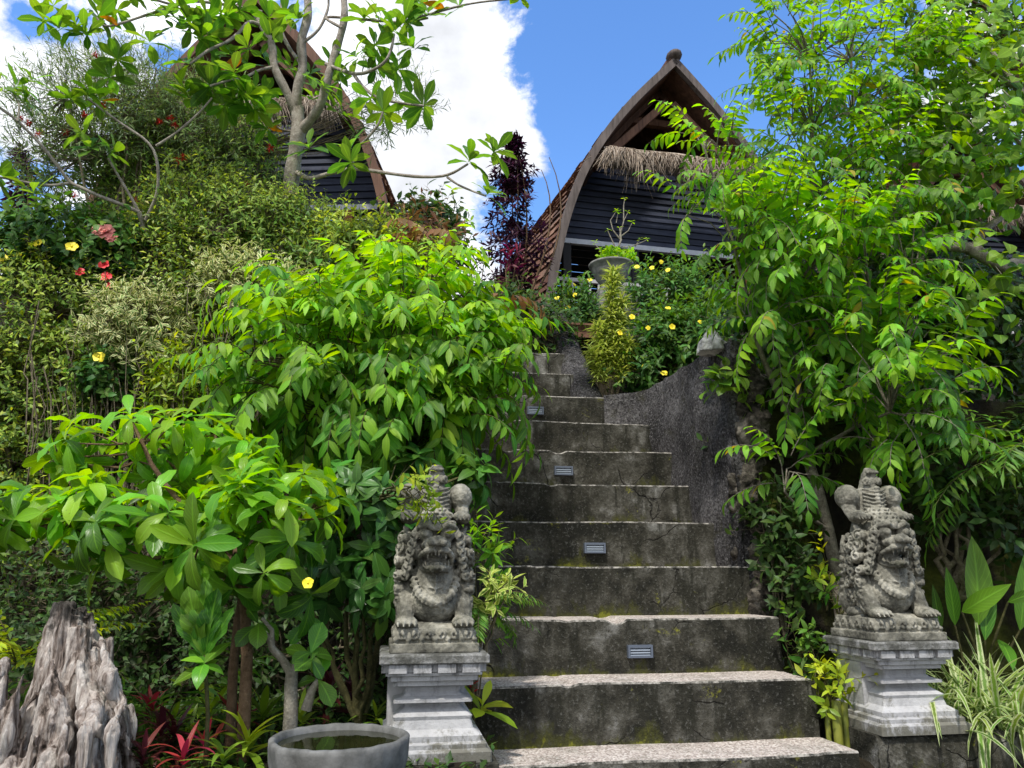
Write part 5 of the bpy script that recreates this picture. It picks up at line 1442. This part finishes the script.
fronds('ladder_fern', 'dark green fern low at the left edge beside the foot of the stump', 'fern', base_of(5, 740, 2.75), 9, .5, 'fern', az=(0, 6.3), el=(.3, 1.2), lf=.07, lw=.25, pairs=18)
fronds('asparagus_fern', 'wispy fern hanging beside the steps right of the left statue', 'fern', at(478, 610, 3.35), 9, .28, 'fern', az=(-1.8, .8), el=(-.2, .7), lf=.05, lw=.14, pairs=20)

def blades(name, label, cat, p, n, L, W, leaf, el=(.6, 1.4), az=(0, 6.28), bend=1.2, kind='blade', spread=.05, age=(.1, .9), group=None, seg=8):
    t = plant(name, label, cat, p, group); fb = MB()
    a = RNG.uniform(*az, n); e = RNG.uniform(*el, n)
    D = np.stack([np.cos(a) * np.cos(e), np.sin(a) * np.cos(e), np.sin(e)], 1); O = RNG.normal(size=(n, 3)) * np.array([spread, spread, .005])
    leaves(fb, O, D, np.stack([-np.cos(a) * .5, -np.sin(a) * .5, np.ones(n)], 1), L * RNG.uniform(.6, 1.15, n), W, kind, seg, bend, .15, RNG.uniform(*age, n))
    fb.build('leaves', LEAF[leaf], t); return t
blades('striped_grass', 'clump of cream-striped grass spilling over the low wall at the right edge', 'plant', np.array([*at(985, 715, 3.75)[:2], .87]), 200, .52, .05, 'grass', (.35, 1.35), bend=1.5, spread=.11)
blades('striped_grass', 'smaller cream-striped grass tuft just right of the right pedestal', 'plant', np.array([*at(955, 715, 4.0)[:2], .87]), 110, .46, .045, 'grass', (.4, 1.4), bend=1.4, spread=.09)
def canna():
    p = np.array([*at(975, 690, 4.05)[:2], .87]); t = plant('canna_plant', 'upright plant with broad bright green paddle leaves right of the right statue', 'plant', p)
    sb, fb = MB(), MB()
    for (x0, y0, Y0), (x1, y1, Y1), w in (((978, 625, 4.0), (980, 545, 3.98), .3), ((955, 625, 4.0), (950, 575, 3.95), .26), ((962, 612, 3.95), (1004, 588, 3.8), .34), ((1008, 602, 3.9), (1040, 590, 3.8), .3), ((985, 640, 4.0), (990, 570, 4.05), .22), ((940, 630, 4.1), (935, 590, 4.1), .24), ((1000, 640, 4.0), (1015, 660, 3.8), .3), ((1020, 630, 4.0), (1030, 560, 4.0), .25)):
        a, c = at(x0, y0, Y0), at(x1, y1, Y1); d = c - a; L = np.linalg.norm(d)
        sb.tube([p, (p + a) / 2 + RNG.normal(size=3) * .02, a], [.009, .007, .005], 6)
        leaves(fb, [a], [d], [(-.2 * d[0], -.9, .3)], L * 1.15, w, 'lance', 9, .25, .25, random.uniform(.2, .8))
    finish(t, sb, fb, MAT['twig'], LEAF['canna'])
canna()
SG = 'small self-sown plants along the right end of the steps'
for (x, y, Y, n, L, lf, lab) in ((800, 650, 4.0, 16, .07, 'allam', 'small leafy plant at the right end of the third step in the shade'), (830, 690, 3.72, 18, .075, 'lime', 'bright lime seedling at the right end of the second step'),
                             (815, 660, 3.9, 14, .06, 'hedge_dark', 'dark seedling between the steps and the right pedestal'), (838, 590, 4.0, 10, .07, 'pinnate', 'pale leafy shoot left of the right statue'),
                             (825, 570, 4.1, 7, .075, 'lime', 'lime-green sprig hanging left of the right statue mane')):
    p = at(x, y + 20, Y)
    bush('seedling', lab, 'plant', [Blob(x, y, Y, 15, 18, .06)], n, lf, np.array([p[0], p[1], max(p[2] - .1, ground_at(p[0], p[1]))]), L, .36, 6, .10, seg=3, lo=.2, hi=.9, bark='twig', group=None)
def stub():
    p = np.array([*at(835, 700, 3.66)[:2], .86]); t = plant('ginger_stem', 'stout yellow-green cut stems between the steps and the right pedestal', 'plant', p)
    mb = MB()
    for x, y, h, r in ((0, 0, .13, .020), (.042, .02, .12, .017), (.02, .05, .10, .015), (-.03, .03, .06, .012)):
        mb.tube([(x, y, -.1), (x, y, h * .5), (x + .004, y, h)], [r, r * 1.05, r * .95], 10)
    n = N('yellow_green_cane'); v = n.coord((1, 1, .5))
    n.finish(n.ramp(n.noise(v, 12, 4), [(.35, (.10, .13, .02)), (.65, (.24, .25, .04))]), .45, None, .4)
    mb.build('cane', n.m, t)
stub()

# ------------------------------------------------------------------ left foreground
def stump():
    c = np.array([at(78, 768, 2.72)[0], 2.72]); z0 = .84
    t = tag(bpy.data.objects.new('driftwood_stump', None), 'gnarled bleached driftwood stump with twisted roots at the lower left', 'stump')
    m = MB(); k = depth_of(np.array([c[0], 2.72, 1.2])) / F
    def L(x, y, dy=0.0): return np.array([(x - 78) * k, dy, (768 - y) * k * 1.02])
    rnd = random.Random(5)
    m.tube([L(58, 612), L(62, 660), L(70, 720), L(74, 785)], [.030, .042, .06, .075], 12)
    roots = [([(62, 640), (75, 690), (60, 730), (40, 770)], .055, .03), ([(85, 640), (105, 680), (118, 700), (126, 760)], .05, .022), ([(100, 620), (122, 655), (134, 675), (138, 700), (142, 745)], .04, .012),
             ([(45, 650), (36, 700), (30, 745), (20, 780)], .05, .03), ([(30, 650), (26, 670), (32, 705), (28, 740)], .034, .022), ([(70, 660), (88, 700), (84, 740), (92, 780)], .036, .026), ([(95, 690), (104, 720), (98, 750), (112, 785)], .026, .018),
             ([(120, 690), (138, 722), (131, 745), (136, 765)], .022, .010), ([(50, 700), (48, 735), (58, 768)], .04, .032),
             ([(70, 700), (64, 725), (74, 745), (66, 775)], .018, .014),
             ([(120, 735), (135, 745), (128, 760), (110, 770)], .016, .010), ([(20, 668), (24, 648), (30, 640)], .03, .016)]
    for pl, r0, r1 in roots:
        q = np.array([L(x, y, -.10 - .12 * (1 - (768 - y) / 190) + rnd.uniform(-.06, .03)) for x, y in pl])
        tt = np.linspace(0, len(q) - 1, len(q) * 6); qq = np.stack([np.interp(tt, np.arange(len(q)), q[:, i]) for i in range(3)], 1)
        for i in range(len(qq)): qq[i] += np.array([mnoise.noise((tt[i] * 1.1, x, 3)), mnoise.noise((tt[i] * 1.1, y, 8)) , 0]) * .012
        m.tube(qq, np.linspace(r0, r1, len(qq)) * .85 * (1 + .22 * np.sin(tt * 3.1 + r0 * 90)) * np.clip(tt / 1.1 + .12, 0, 1), 10)
    for i in range(88):   # strands of root wood fanning out from the broken top
        a = rnd.random(); bk = rnd.random() < .3
        x0, y0 = 40 + 50 * a + rnd.uniform(-4, 4), 590 + 50 * a * a + rnd.uniform(-6, 34)
        x1, y1 = 6 + 138 * a + rnd.uniform(-10, 10), 775 - (rnd.random() < .4) * rnd.uniform(5, 70) * (a > .55)
        pts = []
        for q in np.linspace(0, 1, 9):
            f = q ** 1.35
            dep = (.035 + .14 * q + rnd.uniform(-.006, .006)) * math.sin(PI * min(1, max(0, .08 + .84 * a))) * (1 if bk else -1)
            p = L(x0 + (x1 - x0) * f + math.sin(q * 7 + i) * 3.5 * q, y0 + (y1 - y0) * q, dep)
            pts.append(p + np.array([mnoise.noise((q * 3, i, 0)), mnoise.noise((q * 3, i, 5)), 0]) * .022 * q)
        rr = rnd.choice((.007, .010, .013, .018, .024)) * (1 + .35 * np.sin(np.linspace(0, 9, 9) + i)); rr[-1] *= .6
        m.tube(pts, rr, 9)
    for i in range(22):   # splinters and knots
        a = rnd.uniform(0, 6.28); z = rnd.uniform(.05, .45); r = .09 + .1 * (1 - z / .6)
        p = np.array([r * math.cos(a), r * math.sin(a) - .02, z]); m.tube([p, p + (math.cos(a) * .03, math.sin(a) * .03, -.05), p + (math.cos(a) * .035, math.sin(a) * .04, -.11)], [.012, .010, .003], 6)
    bpy.data.objects.remove(t)
    o = m.build('driftwood_stump', MAT['drift']); voxel(o, .0036)
    me = o.data; nv = len(me.vertices); co = np.zeros(nv * 3, np.float32); me.vertices.foreach_get('co', co); co = co.reshape(-1, 3)
    no = np.zeros(nv * 3, np.float32); me.vertices.foreach_get('normal', no); no = no.reshape(-1, 3)
    d = np.array([mnoise.fractal((x * 26, y * 26, z * 4.5), .85, 2.2, 4) + 1.5 * min(0, mnoise.noise((x * 19, y * 19, z * 3.0)) + .15) * 2 + .30 * abs(mnoise.noise((x * 75, y * 75, z * 7))) for x, y, z in co]); co += no * (d * .013)[:, None]
    me.vertices.foreach_set('co', co.ravel()); me.update()
    o.location = (c[0], c[1], z0)
    tag(o, 'gnarled bleached driftwood stump with twisted roots at the lower left', 'stump')
stump()

def bonsai():
    b = base_of(290, 735, 2.95); t = plant('miniature_tree', 'small crooked pale-barked tree under the glossy shrub beside the stone basin', 'tree', b)
    sb, fb = MB(), MB()
    for pl, r0, r1 in (([tuple(b), (291, 710, 2.95), (291, 685, 2.95), (292, 672, 2.95)], .028, .022), ([(292, 675, 2.95), (283, 660, 2.93), (272, 648, 2.92), (268, 636, 2.9), (256, 630, 2.9)], .017, .008),
                       ([(292, 676, 2.95), (297, 655, 2.95), (296, 640, 2.98), (304, 620, 3.0)], .014, .007), ([(272, 648, 2.92), (272, 630, 2.9), (262, 618, 2.9)], .010, .006), ([(306, 710, 2.95), (312, 690, 2.95), (318, 680, 2.95)], .02, .010)):
        q = np.array([p if p == tuple(b) else at(*p) for p in pl]); sb.tube(q, np.linspace(r0, r1, len(q)), 8)
    P = np.array([at(310, 655, 2.9), at(304, 625, 2.95), at(258, 625, 2.9), at(318, 680, 2.95), at(312, 660, 2.88)]); whorls(fb, P, unit(np.array([[.3, -.6, .5]] * 5)), 5, .10, .62, [.35] * 5, (-.2, .6), 'obov', .6, 5)
    finish(t, sb, fb, MAT['pale_bark'], LEAF['canna'])
bonsai()
def elkhorn():
    p = base_of(208, 740, 2.8, .0); t = plant('fan_leaf_plant', 'tall pleated fan-shaped leaf on a stalk below the glossy shrub', 'plant', p)
    sb, fb = MB(), MB(); c = at(205, 655, 2.72)
    sb.tube([p, (p + c) / 2 + (.01, 0, 0), c], [.008, .007, .006], 6)
    for (x1, y1), w, L in (((186, 588), .42, 1.0), ((214, 590), .42, 1.0), ((172, 604), .3, .8), ((228, 608), .3, .8), ((200, 582), .4, 1)):
        e = at(x1, y1, 2.66); leaves(fb, [c + (0, 0, -.01)], [e - c], [(0, -1, .25)], np.linalg.norm(e - c) * 1.05, w * .8, 'obov', 12, .5, .35, .4, wave=.5)
    q = at(205, 668, 2.7); whorls(fb, [q], [(0, -.5, .8)], 6, .10, .5, [.6], (-.1, .6), 'lance', .6, 5)
    finish(t, sb, fb, MAT['twig'], LEAF['canna'])
elkhorn()

BG = 'bromeliads in the left bed'
def atz(px, py, z):
    d = at(px, py, 1.0) - np.array([0, 0, EYE]); t = (z - EYE) / d[2]
    return np.array([d[0] * t, d[1] * t, z])
BROM = [(208, 718, 0, .20, 'broad', 16, 'green strap-leaved bromeliad near the middle of the left bed'), (246, 758, 0, .15, 'lime', 14, 'lime-yellow bromeliad at the bottom edge left of the basin'),
        (204, 752, 0, .10, 'redbrom', 12, 'red bromeliad between the lime one and the maroon clump left of the basin'), (160, 752, 0, .12, 'maroon', 24, 'dull maroon bromeliad at the foot of the stump'),
        (142, 768, 0, .10, 'maroon', 20, 'small maroon bromeliad at the bottom edge right below the stump'), (327, 716, 0, .16, 'maroon', 26, 'dark maroon bromeliad behind the stone basin'),
        (236, 722, 0, .15, 'redbrom', 16, 'pinkish red bromeliad beside the thin brown shrub stem'), (262, 722, 0, .17, 'broad', 14, 'green bromeliad just behind the rim of the basin'),
        (182, 768, 0, .11, 'redbrom', 12, 'red-centred bromeliad lowest of the left bed'), (376, 722, 0, .10, 'broad', 10, 'small green bromeliad between basin and left pedestal'), (172, 728, 0, .12, 'broad', 14, 'narrow green bromeliad behind the maroon clump'),
        (222, 768, 0, .13, 'broad', 14, 'broad green bromeliad cut by the bottom edge left of the basin'), (128, 745, 0, .09, 'maroon', 16, 'tiny maroon rosette tucked under the stump roots'),
        (190, 735, 0, .12, 'broad', 13, 'mid-green bromeliad between the maroon clump and the brown stems'), (225, 700, 0, .16, 'broad', 14, 'tall green bromeliad at the foot of the brown stems'), (172, 752, 0, .10, 'maroon', 18, 'second maroon rosette right of the dull maroon one'),
        (300, 735, 0, .12, 'broad', 12, 'green rosette hard behind the left rim of the basin'), (352, 712, 0, .14, 'maroon', 20, 'maroon rosette right of the large dark one behind the basin'), (150, 720, 0, .13, 'redbrom', 14, 'dusky red bromeliad in shade right of the stump')]
for x, y, Y, L, lf, n, lab in BROM:
    q = atz(x, y, .92); q[2] = ground_at(q[0], q[1]) + .03
    rosette('bromeliad', lab, 'bromeliad', q, n, L * 1.25, .17, lf, (.15, 1.25), 'blade', .9, BG)
q = at(474, 722, 3.35); q[2] = .9
rosette('bromeliad', 'yellow-green bromeliad between the left pedestal and the steps', 'bromeliad', q + (0.02, 0, .09), 11, .16, .30, 'lime', (.1, 1.2), 'obov', .7, BG, tilt=(.35, -.35, .85))
_t = plant('red_flower_spike', 'red bromeliad flower spike beside the shaft of the left pedestal', 'flower', q + (0, .03, .05)); _m = MB()
whorls(_m, np.array([(-.012, .02, .10 + .016 * i) for i in range(7)]), np.array([(0, -.1, 1.)] * 7), 5, .035, .4, [.6] * 7, (.1, .8), 'lance', .3, 3); _m.build('bract', MAT['red'], _t)
_m = MB(); _m.tube([(0, 0, -.08), (-.005, .01, .05), (-.012, .02, .21)], .006, 6); _m.build('stem', MAT['twig'], _t)
q = at(492, 598, 3.3)
_t, _, _ = bush('pink_leaf_plant', 'small plant with pink and cream tipped leaves beside the left statue, over the steps', 'plant', [Blob(492, 592, 3.3, 18, 12, .05)], 16, 'song', q - (.05, -.05, .3), .07, .32, 6, .07, seg=3, lo=.3, hi=1)
bush('statue_fern_plant', 'drooping pale leaves hanging over the shoulder of the left statue', 'plant', [Blob(410, 492, 3.0, 24, 9, .05)], 14, 'lime', at(380, 500, 3.35), .055, .34, 8, .12, seg=3, lo=.0, hi=.5, dirv=(.5, -.4, -.3), bark='twig')
bush('stair_side_plant', 'leafy plant growing out between the left statue and the stair risers', 'plant', [Blob(482, 560, 3.45, 14, 30, .06), Blob(484, 620, 3.4, 14, 26, .05)], 40, 'pinnate', base_of(470, 640, 3.45), .08, .32, 6, .12, seg=3, lo=.0, hi=.7)
def groundcover():
    mb = MB(); n = 2600
    X = np.concatenate([RNG.uniform(-2.6, -.1, n), RNG.uniform(2.0, 4.0, n // 2)]); Y = np.concatenate([RNG.uniform(2.3, 4.8, n), RNG.uniform(3.6, 4.15, n // 2)])
    Z = terrain(X, Y); P = np.stack([X, Y, Z], 1); ok = Z > .6; P = P[ok]
    for rep in range(4):
        D = rand_dirs(len(P), .0); leaves(mb, P + RNG.normal(size=P.shape) * .02, D[:len(P)], (0, 0, 1), RNG.uniform(.03, .06, len(P)), .5, 'lance', 2, .5, .2, RNG.uniform(0, .6, len(P)))
    o = mb.build('ground_cover', LEAF['hedge_dark']); o['kind'] = 'stuff'; o['label'] = 'low dark leafy ground cover over the garden beds'; o['category'] = 'ground cover'
groundcover()

# ------------------------------------------------------------------ sky, sun, camera
SUN_EL, SUN_AZ = R(60), R(-158)          # azimuth measured from +Y towards +X: behind the camera, a little to the left
def sky():
    w = bpy.data.worlds.new('World'); scene.world = w; w.use_nodes = True
    t = w.node_tree; t.nodes.clear()
    def n(typ, **kw):
        nd = t.nodes.new(typ)
        for k, v in kw.items():
            if k[0] == '_': setattr(nd, k[1:], v)
            else: nd.inputs[int(k[1:]) if k[0] == 'i' and k[1:].isdigit() else k].default_value = v
        return nd
    out = n('ShaderNodeOutputWorld'); bg = n('ShaderNodeBackground', Strength=.14)
    sk = n('ShaderNodeTexSky', _sky_type='NISHITA', _sun_disc=False, _sun_elevation=SUN_EL, _sun_rotation=SUN_AZ, _altitude=200, _air_density=1.0, _dust_density=.25, _ozone_density=2.5)
    tc = n('ShaderNodeTexCoord'); sep = n('ShaderNodeSeparateXYZ'); t.links.new(tc.outputs['Generated'], sep.inputs[0])
    def m(op, a, b=0.0, c=0.0):
        nd = n('ShaderNodeMath', _operation=op)
        for v, i in ((a, 0), (b, 1), (c, 2)):
            if isinstance(v, (int, float)): nd.inputs[i].default_value = v
            else: t.links.new(v, nd.inputs[i])
        return nd.outputs[0]
    def noise(scale, detail, rough, off, dist=.0):
        mp = n('ShaderNodeMapping'); mp.inputs['Location'].default_value = off; mp.inputs['Scale'].default_value = (1, 1, 1.4)
        t.links.new(tc.outputs['Generated'], mp.inputs[0])
        nz = n('ShaderNodeTexNoise', Scale=scale, Detail=detail, Roughness=rough, Distortion=dist); t.links.new(mp.outputs[0], nz.inputs['Vector']); return nz.outputs['Fac']
    # a bank of cumulus over the left half of the view, thinning to clear blue on the right
    x, y, z = sep.outputs
    def lobe(d, r, s):
        d = d / np.linalg.norm(d)
        dot = n('ShaderNodeVectorMath', _operation='DOT_PRODUCT'); t.links.new(tc.outputs['Generated'], dot.inputs[0]); dot.inputs[1].default_value = tuple(d)
        nd = n('ShaderNodeMapRange', i1=math.cos(r), i2=math.cos(r * .25), i3=0, i4=s, _interpolation_type='SMOOTHSTEP'); t.links.new(dot.outputs['Value'], nd.inputs[0]); return nd.outputs[0]
    def dr(px, py): return at(px, py, 1.0) - np.array([0, 0, EYE])
    dens = m('MULTIPLY', noise(4.6, 12, .64, (2.3, .4, 1.7), .35), 2.4)
    for px, py, r, s in ((420, 60, .22, .55), (440, 140, .15, .42), (505, 135, .08, .34), (360, 180, .2, .4), (430, 20, .15, .4), (100, 30, .24, .45), (465, 270, .09, .5), (480, 300, .09, .5), (20, 150, .2, .2), (1010, 60, .16, .35), (960, 120, .1, .2), (-300, 100, .5, .4)):
        dens = m('ADD', dens, lobe(dr(px, py), r, s * .62))
    for px, py, r, s in ((680, 60, .24, -.35), (575, 40, .14, -.4), (600, 130, .10, -.3), (500, 205, .06, -.3), (60, 20, .07, -.28), (10, 200, .09, -.3), (810, 40, .16, -.3)):
        dens = m('ADD', dens, lobe(dr(px, py), r, s))
    for d, r, s_ in (((0, -1, .45), 1.25, .7), ((.3, -.3, 1), .6, .35), ((-1, -.4, .5), .8, .4)):  # unseen cloud behind the camera and overhead, added for whiter fill light
        dens = m('ADD', dens, lobe(np.array(d, float), r, s_))
    dens = m('ADD', dens, m('MULTIPLY', m('SUBTRACT', noise(15, 10, .66, (5, 1, 2), .2), .5), 1.5))
    mask = n('ShaderNodeMapRange', i1=1.28, i2=1.70, i3=0, i4=1, _interpolation_type='SMOOTHSTEP'); t.links.new(dens, mask.inputs[0])
    shade = noise(5, 6, .55, (7, 2, 3)); cl = n('ShaderNodeMapRange', i1=.3, i2=.7, i3=2.7, i4=5.4); t.links.new(shade, cl.inputs[0])
    cc = n('ShaderNodeCombineColor'); 
    for i, k in enumerate((.97, .99, 1.03)): t.links.new(m('MULTIPLY', cl.outputs[0], k), cc.inputs[i])
    mx = n('ShaderNodeMix', _data_type='RGBA'); t.links.new(m('MULTIPLY', mask.outputs[0], .97), mx.inputs[0])
    # deep tropical blue: the sky model with its saturation restored
    hs = n('ShaderNodeHueSaturation', Hue=.505, Saturation=1.2, Value=1.0); t.links.new(sk.outputs[0], hs.inputs['Color'])
    t.links.new(hs.outputs[0], mx.inputs[6]); t.links.new(cc.outputs[0], mx.inputs[7])
    t.links.new(mx.outputs[2], bg.inputs['Color']); t.links.new(bg.outputs[0], out.inputs[0])
sky()
sd = bpy.data.lights.new('sun', 'SUN'); sd.energy = 2.0; sd.angle = R(4.0); sd.color = (1, .95, .86)
so = bpy.data.objects.new('sun', sd); COL.objects.link(so)
sv = Vector((math.sin(SUN_AZ) * math.cos(SUN_EL), math.cos(SUN_AZ) * math.cos(SUN_EL), math.sin(SUN_EL)))
so.rotation_euler = sv.to_track_quat('Z', 'Y').to_euler()

cd = bpy.data.cameras.new('camera'); co_ = bpy.data.objects.new('camera', cd); COL.objects.link(co_)
cd.sensor_width = 36; cd.lens = F / 1024 * 36; cd.clip_end = 2000; cd.clip_start = .05
co_.location = (0, 0, EYE); co_.rotation_euler = (PI / 2 + PITCH, 0, 0)
scene.camera = co_
vs = scene.view_settings
vs.view_transform = 'Standard'; vs.look = 'None'; vs.gamma = 1; vs.exposure = 1.16; vs.use_curve_mapping = False
scene.render.resolution_x, scene.render.resolution_y = 1024, 768
scene.cycles.max_bounces = 8; scene.cycles.diffuse_bounces = 4; scene.cycles.glossy_bounces = 3; scene.cycles.transmission_bounces = 4
scene.cycles.use_denoising = True
